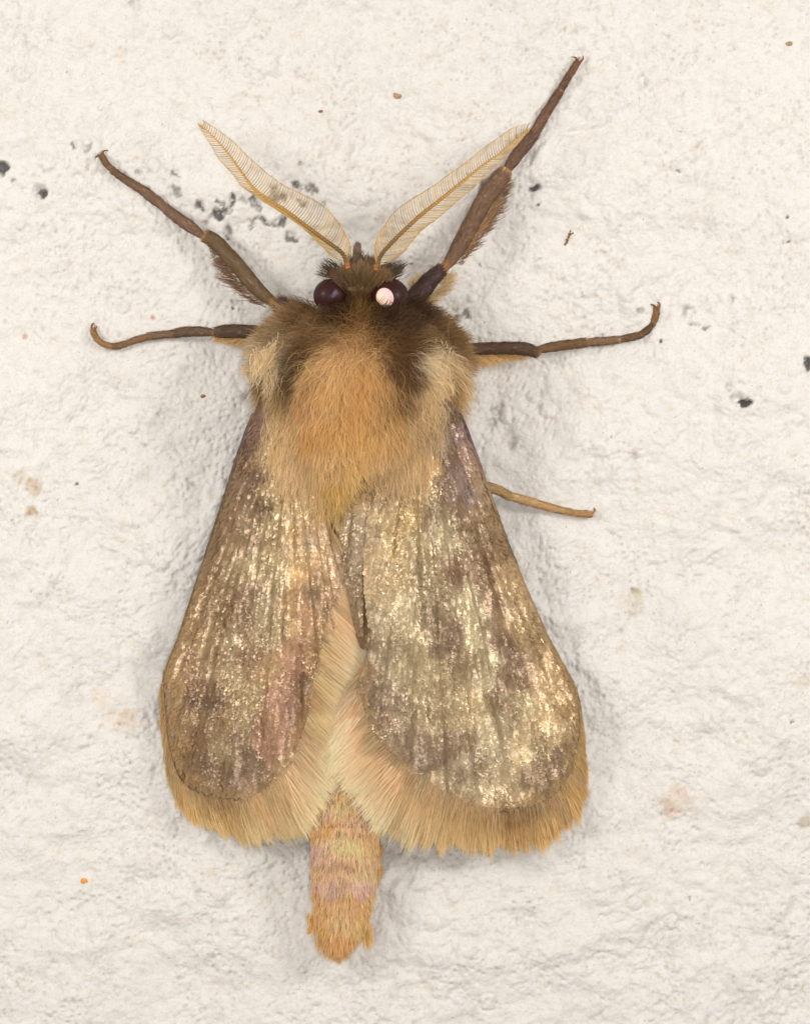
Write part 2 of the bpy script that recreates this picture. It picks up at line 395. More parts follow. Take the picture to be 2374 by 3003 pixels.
i = np.arange(ny - 1)[:, None] * nx; j = np.arange(nx - 1)[None]
F = np.stack([i + j, i + j + 1, i + nx + j + 1, i + nx + j], -1).reshape(-1, 4)
C = wc.reshape(-1, 3)
# thickness of the plaster: a back sheet and side walls
ring = np.concatenate([np.arange(nx), np.arange(1, ny) * nx + nx - 1, (ny - 1) * nx + np.arange(nx - 2, -1, -1), np.arange(ny - 2, 0, -1) * nx])
Vb = V[ring].copy(); Vb[:, 2] = -4
nb = len(ring); s0 = len(V)
Fs = np.stack([ring[(np.arange(nb) + 1) % nb], ring, s0 + np.arange(nb), s0 + (np.arange(nb) + 1) % nb], -1)
V = np.concatenate([V, Vb]); F = np.concatenate([F, Fs]); C = np.concatenate([C, C[ring]])
wall = mesh_obj("wall", V, F, M_wall, None, C)
wall["kind"] = "structure"; wall["label"] = "rough white painted plaster wall with small dark pits"

def wz(px, py):
    return wall_h(np.atleast_1d((np.asarray(px, float) - 1187) / 100), np.atleast_1d((1501.5 - np.asarray(py, float)) / 100), False)

# ------------------------------------------------------------------ MOTH
moth = empty("moth")
moth["label"] = "furry brown and gold moth with feathery antennae resting on the white plaster wall"
moth["category"] = "moth"

# ---- body
ST = np.array([
 (800,1055,20,1.9,.25),(815,1055,45,1.9,.5),(845,1055,56,1.9,.65),(885,1056,62,1.9,.72),(925,1058,120,1.9,.85),(965,1060,195,1.9,1.1),(1025,1062,236,1.9,1.38),
 (1100,1062,250,1.9,1.5),(1180,1060,232,1.85,1.55),(1260,1056,205,1.8,1.5),(1340,1050,175,1.7,1.35),(1420,1040,145,1.5,1.12),(1500,1030,128,1.35,.95),(1700,1018,112,1.2,.85),
 (2000,1010,106,1.1,.82),(2300,1010,100,1.05,.80),(2380,1012,103,1.02,.80),(2480,1012,97,1.0,.78),(2580,1008,92,.95,.72),(2660,1003,80,.88,.62),(2720,995,60,.82,.48),(2765,990,32,.78,.28),(2785,989,8,.77,.1)], float)
ys = np.arange(800, 2786, 4.0)
bod = np.stack([np.interp(ys, ST[:, 0], ST[:, k]) for k in range(1, 5)], -1)
kern = np.hanning(13); kern /= kern.sum()
for k in range(4):
    p = np.pad(bod[:, k], 6, mode='edge'); sm = np.convolve(p, kern, 'valid'); e = sstep(0, 30, ys - 800) * sstep(0, 24, 2786 - ys)
    bod[:, k] = bod[:, k] * (1 - e) + sm * e
SEGY = [1560, 1700, 1840, 1980, 2110, 2230, 2330, 2432, 2520, 2612, 2700, 2790]
segt = np.zeros(len(ys))
for a, b_ in zip(SEGY[:-1], SEGY[1:]):
    m = (ys >= a) & (ys < b_); segt[m] = ((ys[m] - a) / (b_ - a)) ** 2 - .4
bod[:, 1] *= 1 + .06 * segt; bod[:, 3] *= 1 + .09 * segt

def body_pt(y, th):
    q = [np.interp(y, ys, bod[:, k]) for k in range(4)]
    z = q[2] + q[3] * np.cos(th)
    return PX(q[0] + q[1] * np.sin(th), y, z), q
def body_n(y, th):
    q = [np.interp(y, ys, bod[:, k]) for k in range(4)]
    return unit(np.stack([np.sin(th) / (q[1] / 100), 0 * th, np.cos(th) / q[3]], -1))

THX = [(1050,830,(150,125,92)),(1000,815,(150,122,88)),(1100,820,(140,112,78)),(1050,870,(84,56,24)),(1010,880,(62,42,22)),(1095,880,(62,42,22)),(1055,915,(112,80,40)),(980,920,(60,42,28)),(1130,930,(60,42,28)),
 (1060,950,(128,92,50)),(950,960,(118,88,56)),(1150,965,(92,66,42)),(1200,950,(75,55,38)),(900,975,(125,95,62)),(820,990,(142,114,80)),(1250,990,(118,90,58)),(1300,1010,(125,95,60)),(1050,990,(158,116,68)),(1000,1000,(140,100,56)),(900,1015,(98,70,40)),
 (1120,1010,(128,92,52)),(1190,1020,(90,62,36)),(755,1030,(150,124,88)),(745,1080,(165,135,92)),(793,1050,(216,192,150)),(803,1085,(196,168,124)),(850,1070,(92,70,44)),(848,1120,(98,75,48)),(838,1170,(120,94,60)),(1272,1075,(214,190,148)),(1290,1100,(205,178,132)),(1340,1060,(142,110,72)),
 (1345,1110,(150,116,72)),(1205,1090,(98,70,42)),(1190,1130,(105,76,46)),(1180,1180,(128,94,56)),(960,1060,(192,144,88)),(1000,1040,(185,138,84)),(1060,1060,(176,126,72)),(1050,1120,(186,132,70)),(1000,1110,(200,150,90)),(920,1120,(180,132,78)),(900,1180,(178,134,82)),(1050,1220,(192,136,72)),(960,1180,(196,146,84)),(1130,1160,(172,120,64)),
 (1130,1230,(178,128,70)),(735,1130,(204,166,106)),(745,1190,(206,170,112)),(1385,1150,(190,148,88)),(1390,1230,(218,178,112)),(1370,1290,(222,186,124)),(800,1200,(176,142,96)),(790,1260,(196,160,110)),(850,1250,(196,160,108)),(830,1330,(204,170,120)),(1235,1180,(190,158,112)),(1230,1250,(178,146,100)),(1270,1180,(206,174,124)),(1250,1320,(188,154,106)),
 (1050,1290,(198,146,80)),(950,1290,(194,148,84)),(1130,1290,(188,140,80)),(1050,1350,(202,162,100)),(950,1370,(200,164,108)),(1130,1360,(196,160,108)),(900,1400,(190,155,102)),(1180,1400,(186,152,102)),(1050,1430,(196,160,98)),(1000,1470,(192,156,86)),(985,1540,(184,146,74))]
ABD = [(1000,2330,(196,146,86)),(940,2350,(170,132,108)),(1000,2370,(214,170,116)),(1060,2360,(202,152,98)),(940,2405,(180,142,112)),(1010,2408,(190,140,82)),(1010,2428,(176,138,112)),(1060,2425,(180,140,112)),(915,2440,(178,130,60)),(960,2440,(176,128,60)),(1020,2448,(196,148,92)),(1000,2475,(232,184,126)),(1040,2490,(230,180,120)),
 (960,2490,(210,164,118)),(930,2500,(162,134,130)),(1080,2470,(196,146,86)),(1095,2500,(196,146,86)),(960,2530,(166,134,108)),(1020,2545,(140,112,86)),(980,2545,(135,108,84)),(1070,2530,(198,152,110)),(1000,2572,(216,170,124)),(1060,2575,(216,168,120)),(930,2570,(190,144,96)),(935,2605,(165,134,122)),(1010,2600,(126,106,80)),(985,2605,(140,120,125)),(1055,2612,(180,148,152)),
 (1010,2640,(178,136,78)),(920,2650,(172,132,72)),(1080,2650,(180,136,76)),(1010,2685,(158,124,76)),(1000,2712,(204,160,112)),(960,2690,(178,134,78)),(920,2730,(176,130,58)),(1060,2725,(192,146,82)),(985,2790,(160,110,46)),(1010,2755,(176,128,64)),(1000,2100,(150,105,52)),(1000,2270,(150,105,52)),(1040,1700,(150,110,60))]

THX = [(a, b_, (c_[0], c_[1] + 8 * (c_[0] - c_[1] > 46), c_[2] + 8 * (c_[0] - c_[1] > 46))) for a, b_, c_ in THX]
ABD = [(a, b_, tuple(.58 * k + .42 * m for k, m in zip(c_, (206, 168, 130)))) for a, b_, c_ in ABD]
th = np.linspace(-math.pi, math.pi, 49)[:-1]
YY, TT = np.meshgrid(ys, th, indexing='ij')
bp_, _ = body_pt(YY.ravel(), TT.ravel())
ppx = bp_[:, 0] * 100 + 1187
bc = np.where((YY.ravel() < 1560)[:, None], cmap(THX, ppx, YY.ravel(), 30), cmap(ABD, ppx, YY.ravel(), 22)) * .55
n = len(ys); ii = np.arange(n - 1)[:, None] * 48; jj = np.arange(48)[None]; j2 = (jj + 1) % 48
bf = np.stack([ii + jj, ii + j2, ii + 48 + j2, ii + 48 + jj], -1).reshape(-1, 4)
body = mesh_obj("body", bp_, bf, M_skin, moth, bc)

def flow(px, py):
    """lie of the coat on the thorax: parts at the middle and streams back"""
    u = (px - 1056) / 270.0
    back = np.interp(py, [800, 860, 930, 980, 1040, 1120, 1250, 1500], [-.35, -.5, .25, .25, .55, .85, 1.0, 1.1])
    side = u * np.interp(py, [800, 860, 930, 1000, 1100, 1250, 1400, 1500], [1.6, 1.2, 1.9, 1.5, .8, .22, .05, .0])
    ang = .55 * fbm(px / 95, py / 95, 3, 201)
    dx, dy = side, -back
    ca, sa = np.cos(ang), np.sin(ang)
    return np.stack([dx * ca - dy * sa, dx * sa + dy * ca, 0 * dx], -1)

def coat(name, n, y0, y1, thmax, length, lift, width, ctrl, sig, clump, ncl, parent, curl=.06, seg=5, mat=None, direc=None, jig=.22, warp=5, xlim=None, rollv=.6, lite=1.0):
    y = rng.uniform(y0, y1, n * 3); t = rng.uniform(-thmax, thmax, n * 3)
    q = np.interp(y, ys, bod[:, 1]); keep = rng.uniform(0, 1, n * 3) < q / q.max()
    y, t = y[keep][:n], t[keep][:n]
    if xlim is not None:
        p, _ = body_pt(y, t); pxx = p[:, 0] * 100 + 1187; k = xlim(pxx, y, t); y, t = y[k], t[k]
    p, _ = body_pt(y, t); nn = body_n(y, t); px = p[:, 0] / ((D - p[:, 2]) / D) * 100 + 1187
    d = flow(px, y) if direc is None else direc(px, y)
    d = d + rng.normal(0, jig, d.shape)
    d = unit(d - nn * (d * nn).sum(-1, keepdims=True))
    lf = lift(px, y) if callable(lift) else lift
    lf = (lf * rng.uniform(.6, 1.4, len(y)))[:, None]
    d0 = unit(d + nn * lf * 1.5); d1 = unit(d + nn * lf * .15 + np.array([0, 0, -.05]))
    ln = (length(px, y) if callable(length) else length) * rng.uniform(.65, 1.2, len(y))
    tipx = px + d[:, 0] * 60 * ln; tipy = y - d[:, 1] * 60 * ln
    c = np.minimum(pelt(cmap(ctrl, tipx, tipy, sig, warp)) * lite, .93); c = vary(c, .78, 1.25)
    v, f, cc = strand_arrays(p - nn * .03, d0, d1, ln, width * rng.uniform(.6, 1.3, len(y)), nn, c, seg, clump, ncl, rollv, curl)
    return mesh_obj(name, v, f, mat or M_fur, parent, cc, kind="stuff")

Lth = lambda px, py: np.interp(py, [800, 930, 1000, 1100, 1300, 1420, 1500], [.35, .55, .75, .75, .85, .9, .75])
coat("thorax_fur", 58000, 945, 1500, 1.9, Lth, .42, .0155, THX, 20, .45, 2000, body, curl=.05, seg=4, jig=.25, warp=10, xlim=lambda px, y, t: np.where(t > 0, (y < 1060) | (t < np.interp(y, [1060, 1130, 1250, 1500], [1.5, 1.0, .95, .9])), (y < 1120) | (t > -np.interp(y, [1120, 1250, 1500], [1.4, 1.05, .9]))) & (y < np.interp(px, [860, 930, 995, 1050, 1120, 1220], [1240, 1340, 1475, 1350, 1320, 1250])))
coat("underfur", 15000, 1030, 1310, 2.5, 1.15, 1.3, .020, THX, 22, .35, 600, body, xlim=lambda px, y, t: (np.abs(t) > np.interp(y, [1030, 1120, 1180], [1.05, 1.5, 1.7])) & ((t > 0) | (y < 1190)), jig=.25,
     direc=lambda px, y: np.stack([np.sign(px - 1056) * .95, -.55 + 0 * px, 0 * px], -1))
coat("head_fur", 6000, 815, 950, 1.35, .24, .3, .015, THX, 14, .3, 300, body, jig=.35, xlim=lambda px, y, t: np.abs(px - 1054) < np.interp(y, [830, 870, 915, 950], [44, 34, 60, 180]))
coat("collar_fur", 4200, 915, 1075, 1.7, lambda px, py: .72 + 0 * px, .6, .014, THX, 24, .55, 300, body, curl=.2, jig=.5, seg=7)
coat("back_hairs", 1500, 1020, 1420, 1.3, .95, .6, .013, THX, 30, .4, 250, body, curl=.14, jig=.35, seg=6)
coat("abdomen_fur", 26000, 2140, 2785, 2.1, lambda px, y: np.interp(y, [1960, 2600, 2785], [.30, .34, .45]), .2, .020, ABD, 15, .3, 1200, body,
     direc=lambda px, y: np.stack([(px - 1008) / 900, -1 + 0 * px, 0 * px], -1), jig=.13, curl=.05, warp=11, seg=3, lite=1.2)

def tuft(name, pts, n, spread, dirv, length, width, ctrl, parent, clump=.5, jig=.2, curl=.06, mat=None, seg=5, fan=None, sig=20, vr=(.78, 1.25)):
    """a brush of hairs with roots scattered about points (px, py, z)"""
    pts = np.array(pts, float); k = rng.integers(0, len(pts), n)
    px = pts[k, 0] + rng.normal(0, spread, n); py = pts[k, 1] + rng.normal(0, spread, n); z = pts[k, 2] + rng.normal(0, spread / 300, n)
    root = PX(px, py, z)
    d = np.broadcast_to(np.array(dirv, float), (n, 3)).copy()
    if fan is not None:
        d[:, 0] += (px - fan[0]) / fan[2]; d[:, 1] += -(py - fan[1]) / fan[2]
    d = unit(d + rng.normal(0, jig, (n, 3)))
    ln = length * rng.uniform(.6, 1.15, n)
    c = vary(pelt(cmap(ctrl, px, py, sig)), *vr)
    nn = unit(np.array([0, 0, 1.0]) - d * d[:, 2:3])
    v, f, cc = strand_arrays(root, d, unit(d + np.array([0, 0, -.15])), ln, width * rng.uniform(.6, 1.3, n), nn, c, seg, clump, max(8, n // 25), .5, curl)
    return mesh_obj(name, v, f, mat or M_fur, parent, cc, kind="stuff")

# tail tuft, side tufts
TT_ = [(985,2790,(166,126,76)),(940,2740,(198,162,112)),(1030,2740,(190,150,98))]
tuft("tail_tuft", [(965, 2735, .9), (985, 2745, .95), (1008, 2735, .9), (945, 2715, .85), (1030, 2705, .85)], 3000, 11, (0.0, -1, 0), .66, .02, TT_, body, fan=(988, 2735, -520), jig=.08, clump=.6)
tuft("side_tuft", [(925, 2690, .7), (935, 2705, .7)], 200, 9, (-.45, -.8, 0), .42, .02, [(925, 2690, (188, 142, 72))], body, jig=.12, clump=.7)
tuft("side_tuft", [(1065, 2700, .6), (1070, 2720, .6)], 200, 9, (.18, -1, 0), .72, .02, [(1070, 2700, (205, 165, 98))], body, jig=.12, clump=.7)
tuft("side_tuft", [(1092, 2540, .7), (1094, 2480, .7)], 420, 12, (.0, -1, 0), .5, .02, [(1100, 2500, (186, 136, 66))], body, jig=.1, clump=.7)

tuft("neck_tuft", [(905, 925, 1.9), (865, 945, 1.9), (830, 970, 1.9), (805, 995, 1.8), (790, 1030, 1.7), (782, 1075, 1.6)], 5200, 13, (-.85, .02, .1), .62, .016, THX, body, jig=.35, clump=.5, fan=(900, 1010, 400))
tuft("neck_tuft", [(1200, 920, 1.9), (1240, 940, 1.9), (1275, 965, 1.9), (1300, 990, 1.8), (1318, 1025, 1.6), (1330, 1060, 1.5)], 4600, 13, (.85, .12, .1), .62, .016, THX, body, jig=.35, clump=.5, fan=(1210, 1000, 400))
tuft("nape_tuft", [(960, 945, 2.6), (1000, 940, 2.7), (1060, 935, 2.7), (1110, 940, 2.7), (1160, 945, 2.6), (930, 960, 2.4), (1190, 955, 2.4)], 2200, 14, (0, .1, .5), .5, .014, THX, body, jig=.5, clump=.5, fan=(1060, 1010, 90), curl=.2)

# pale tegulae: shoulder tufts over each wing base
TEG = [(790,1040,(198,170,126)),(780,1085,(196,168,124)),(800,1180,(150,120,80)),(800,1260,(198,162,112)),(850,1150,(120,94,60)),
       (1275,1065,(200,174,130)),(1290,1100,(206,178,132)),(1260,1180,(196,162,112)),(1250,1260,(186,152,106)),(1210,1140,(120,92,58))]
for s, pts, cc in ((-1, [(800, 1035, 2.5), (795, 1060, 2.5), (812, 1100, 2.6), (820, 1150, 2.65), (835, 1210, 2.75)], 0), (1, [(1268, 1045, 2.6), (1272, 1070, 2.6), (1262, 1110, 2.7), (1252, 1160, 2.75), (1238, 1220, 2.8)], 0)):
    tuft("shoulder_tuft", pts, 800, 26, (s * .12, -.95, .10), .62, .015, TEG, body, jig=.42, clump=.55, sig=24)

# head: face tuft, long wispy hairs, palp
HT = [(1050,800,(132,106,76)),(1000,800,(104,82,60)),(1100,805,(122,94,60)),(1050,830,(92,68,40))]
tuft("face_tuft", [(1010, 822, 2.5), (1040, 826, 2.6), (1075, 826, 2.6), (1110, 820, 2.5), (1060, 812, 2.5)], 2000, 11, (0, .55, .35), .34, .015, HT, body, fan=(1060, 850, 70), jig=.28, clump=.4)
tuft("face_tuft", [(985, 812, 2.2), (1135, 812, 2.2), (1000, 808, 2.2), (1125, 806, 2.2)], 420, 8, (0, .5, .1), .62, .015, [(985, 810, (78, 62, 48)), (1135, 812, (84, 70, 54))], body, fan=(1060, 830, 45), jig=.25, clump=.55)
tuft("muzzle_tuft", [(1040, 790, 1.7), (1060, 790, 1.7), (1085, 795, 1.7)], 900, 10, (0, 1, -.1), .42, .018, [(1060, 790, (120, 98, 74))], body, jig=.3, clump=.5)
g = Geo()
pp = resample([(1042, 800, 1.75), (1043, 770, 1.75), (1045, 745, 1.8), (1048, 722, 1.85), (1049, 712, 1.85)], 22)
rr = np.interp(np.linspace(0, 1, 22), [0, .3, .5, .75, .93, 1], [.12, .11, .085, .125, .10, .04])
v, f = tube_arrays(PX(pp[:, 0], pp[:, 1], pp[:, 2]), rr, 14, .8); g.add(v, f, lin((112, 92, 78)) * (1 + .3 * fbm(v[:, 0] * 12, v[:, 1] * 12, 3, 4))[:, None])
palp = g.build("palp", M_leg, moth)
tuft("palp_fur", [(1043, 790, 1.85), (1045, 765, 1.85), (1047, 740, 1.9), (1048, 725, 1.9)], 420, 4, (0, 1, .05), .14, .016, [(1045, 760, (122, 102, 86))], palp, jig=.2, clump=.2, seg=3)
g = Geo()
pp = resample([(1118, 790, 1.7), (1130, 780, 1.7), (1146, 772, 1.7)], 12)
v, f = tube_arrays(PX(pp[:, 0], pp[:, 1], pp[:, 2]), np.interp(np.linspace(0, 1, 12), [0, .6, 1], [.08, .1, .05]), 12, .8); g.add(v, f, lin((70, 54, 46)))
g.build("palp", M_leg, moth)

# eyes
def ball(c, r, nu=40, nv=28, sq=(1, 1, 1)):
    a = np.linspace(0, math.pi, nv); bb = np.linspace(0, 2 * math.pi, nu, endpoint=False)
    A, B = np.meshgrid(a, bb, indexing='ij')
    v = np.stack([np.sin(A) * np.cos(B), np.sin(A) * np.sin(B), np.cos(A)], -1).reshape(-1, 3) * r * np.array(sq) + np.array(c)
    i = np.arange(nv - 1)[:, None] * nu; j = np.arange(nu)[None]; j2 = (j + 1) % nu
    return v, np.stack([i + j, i + nu + j, i + nu + j2, i + j2], -1).reshape(-1, 4)
def cap(c, r, axis, half_a, half_b, rot, cfun, n=16, m=40):
    """raised patch on a ball round an axis direction"""
    axis = unit(np.array(axis, float)); u = unit(np.cross((0, 1, 0), axis)); w = np.cross(axis, u)
    rr = np.linspace(0, 1, n); aa = np.linspace(0, 2 * math.pi, m, endpoint=False)
    Rg, A = np.meshgrid(rr, aa, indexing='ij')
    xx = Rg * half_a * np.cos(A); yy = Rg * half_b * np.sin(A)
    x2 = xx * math.cos(rot) - yy * math.sin(rot); y2 = xx * math.sin(rot) + yy * math.cos(rot)
    v = unit(axis + x2[..., None] * u + y2[..., None] * w) * (r * (1.004 + .006 * (1 - Rg ** 6)))[..., None] + np.array(c)
    i = np.arange(n - 1)[:, None] * m; j = np.arange(m)[None]; j2 = (j + 1) % m
    return v.reshape(-1, 3), np.stack([i + j, i + m + j, i + m + j2, i + j2], -1).reshape(-1, 4), cfun(Rg.ravel(), x2.ravel(), y2.ravel())
for cx, cy, r, which in ((968, 867, .48, 0), (1141, 873, .565, 1)):
    c = PX(cx, cy, 2.25)
    v, f = ball(c, r, 48, 36, (1, 1, .92)); eye = mesh_obj("eye", v, f, M_eye, moth, np.ones((len(v), 3)) * .02)
    if which:
        eye["label"] = "right dark eye glowing pink and peach in the flash"
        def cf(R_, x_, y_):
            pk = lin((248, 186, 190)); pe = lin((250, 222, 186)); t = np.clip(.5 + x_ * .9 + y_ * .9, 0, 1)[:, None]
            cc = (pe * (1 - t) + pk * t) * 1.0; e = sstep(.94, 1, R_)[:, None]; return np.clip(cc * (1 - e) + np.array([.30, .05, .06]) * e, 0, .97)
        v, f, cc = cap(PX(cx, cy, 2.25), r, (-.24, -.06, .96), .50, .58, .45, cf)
        mesh_obj("eye_shine", v, f, M_shine, eye, cc)  # flash eyeshine painted peach to pink on the cap
    else:
        eye["label"] = "dark eye with a faint violet sheen"
        def cf(R_, x_, y_):
            k = (1 - sstep(.3, 1, R_)) * (.4 + .6 * vn(x_ * 30, y_ * 30, 4)); return lin((92, 66, 92)) * k[:, None] + np.array([.02, .008, .009]) * (1 - k)[:, None]
        v, f, cc = cap(PX(cx, cy, 2.25), r, (.26, .06, .9), .16, .38, -.45, cf)
        mesh_obj("eye_shine", v, f, attr_mat("painted_violet_sheen", rough=.35, spec=.4, bump=.4, bscale=30), eye, cc)  # violet sheen put into the colour of this cap

# ---- antennae
AL = [(1021,790),(1016,768),(1001,740),(952,703),(902,666),(837,617),(779,580),(739,547),(706,502),(665,445),(632,408),(587,363)]
AL_IN = [(1029,775),(1028,723),(1009,678),(980,637),(939,600),(878,568),(829,543),(779,506),(739,473),(689,422),(648,389),(600,358)]
AL_OUT = [(1002,780),(964,744),(931,707),(878,660),(816,619),(755,578),(714,551),(681,510),(644,469),(624,432),(603,400),(585,366)]
AR = [(1100,795),(1105,775),(1116,749),(1140,720),(1185,675),(1234,630),(1296,581),(1361,528),(1419,482),(1460,454),(1501,421),(1552,376)]
AR_IN = [(1097,775),(1100,712),(1124,667),(1148,630),(1193,595),(1255,556),(1304,521),(1370,474),(1411,439),(1460,405),(1501,378),(1548,366)]
AR_OUT = [(1122,778),(1173,749),(1202,712),(1234,677),(1279,643),(1329,598),(1378,557),(1419,516),(1460,479),(1490,448),(1515,422),(1553,378)]
def antenna(shaft, inner, outer, z0, z1):
    n = 240
    s = resample(shaft, n); t = np.linspace(0, 1, n); z = z0 + (z1 - z0) * t + .25 * np.sin(t * math.pi)
    P0 = PX(s[:, 0], s[:, 1], z)
    rad = np.interp(t, [0, .08, .3, .6, 1], [.085, .062, .058, .042, .016])
    ridge = np.abs(np.sin(t * math.pi * 56)); rad = rad * (.72 + .34 * ridge ** .5)
    ang = np.interp(t, [0, .04, .08, .3, .6, 1], [0, 1, 2, 3, 4, 5])
    cols = np.stack([np.interp(ang, range(6), k) for k in lin([(190,110,30),(120,78,28),(104,74,32),(150,108,42),(196,146,60),(224,178,96)]).T], -1)
    cols = cols * (.55 + .45 * ridge[:, None] ** .6)
    v, f = tube_arrays(P0, rad, 10)
    cc = np.repeat(np.concatenate([cols[:1], cols, cols[-1:]]), 10, 0)
    a = mesh_obj("antenna", v, f, M_ant, moth, cc)
    nb = 76
    for side, edge, dz in ((0, inner, .25), (1, outer, -.35)):
        e = resample(edge, 400); te = np.linspace(0, 1, 400); G = Geo()
        for k in range(nb):
            tr_ = .03 + .955 * k / (nb - 1); adv = .045 * (1 - tr_ * .5)
            tt = min(tr_ + adv, 1.0)
            r0 = np.array([np.interp(tr_, t, s[:, 0]), np.interp(tr_, t, s[:, 1]), np.interp(tr_, t, z)])
            i1 = np.array([np.interp(tt, te, e[:, 0]), np.interp(tt, te, e[:, 1]), 0]); i1[2] = r0[2] + dz
            d1_ = i1 - r0; L_ = np.hypot(d1_[0], d1_[1])
            tg = np.array([np.interp(min(tr_ + .03, 1), t, s[:, 0]) - np.interp(tr_, t, s[:, 0]), np.interp(min(tr_ + .03, 1), t, s[:, 1]) - np.interp(tr_, t, s[:, 1]), 0]); tg = tg / (np.hypot(*tg[:2]) + 1e-6)
            q = np.linspace(0, 1, 11)[:, None]
            mid = r0 + d1_ * .5 - tg * L_ * .16; mid[2] += .14
            path = r0 * (1 - q) ** 2 + 2 * mid * q * (1 - q) + i1 * q ** 2
            # the tip hooks forward along the edge, so that the tips overlap into a rim
            hk = i1 + tg * (8 + 7 * (1 - tr_)); hk = np.array([hk[0] + (i1[0] - r0[0]) * .02, hk[1] + (i1[1] - r0[1]) * .02, i1[2] - .08])
            path = np.concatenate([path, (i1 + hk)[None] / 2, hk[None]])
            path[:, :2] += rng.normal(0, .35, (1, 2))
            rd = np.interp(np.linspace(0, 1, len(path)), [0, .2, .8, 1], [.017, .0135, .013, .007])
            v, f = tube_arrays(PX(path[:, 0], path[:, 1], path[:, 2]), rd, 5)
            cc = lin((228, 198, 122)) if side == 0 else lin((230, 202, 136))
            G.add(v, f, cc * (1 + .12 * rng.normal()))
        G.build("comb_bristles", M_comb, a, kind="stuff")
    bs = resample([tuple(2 * np.array(shaft[0]) - np.array(shaft[1])), shaft[0], shaft[1]], 14)
    v, f = tube_arrays(PX(bs[:, 0], bs[:, 1], np.linspace(z0 - .15, z0, 14)), np.interp(np.linspace(0, 1, 14), [0, .3, .6, .8, 1], [.09, .11, .095, .105, .08]), 12)
    mesh_obj("antenna_base", v, f, M_ant, a, np.ones((len(v), 3)) * lin((136, 82, 36)))
    return a
antenna(AL, AL_IN, AL_OUT, 2.55, 1.5)["label"] = "left feathery amber antenna"
antenna(AR, AR_IN, AR_OUT, 2.55, 1.6)["label"] = "right feathery amber antenna with its tip touching the foreleg"

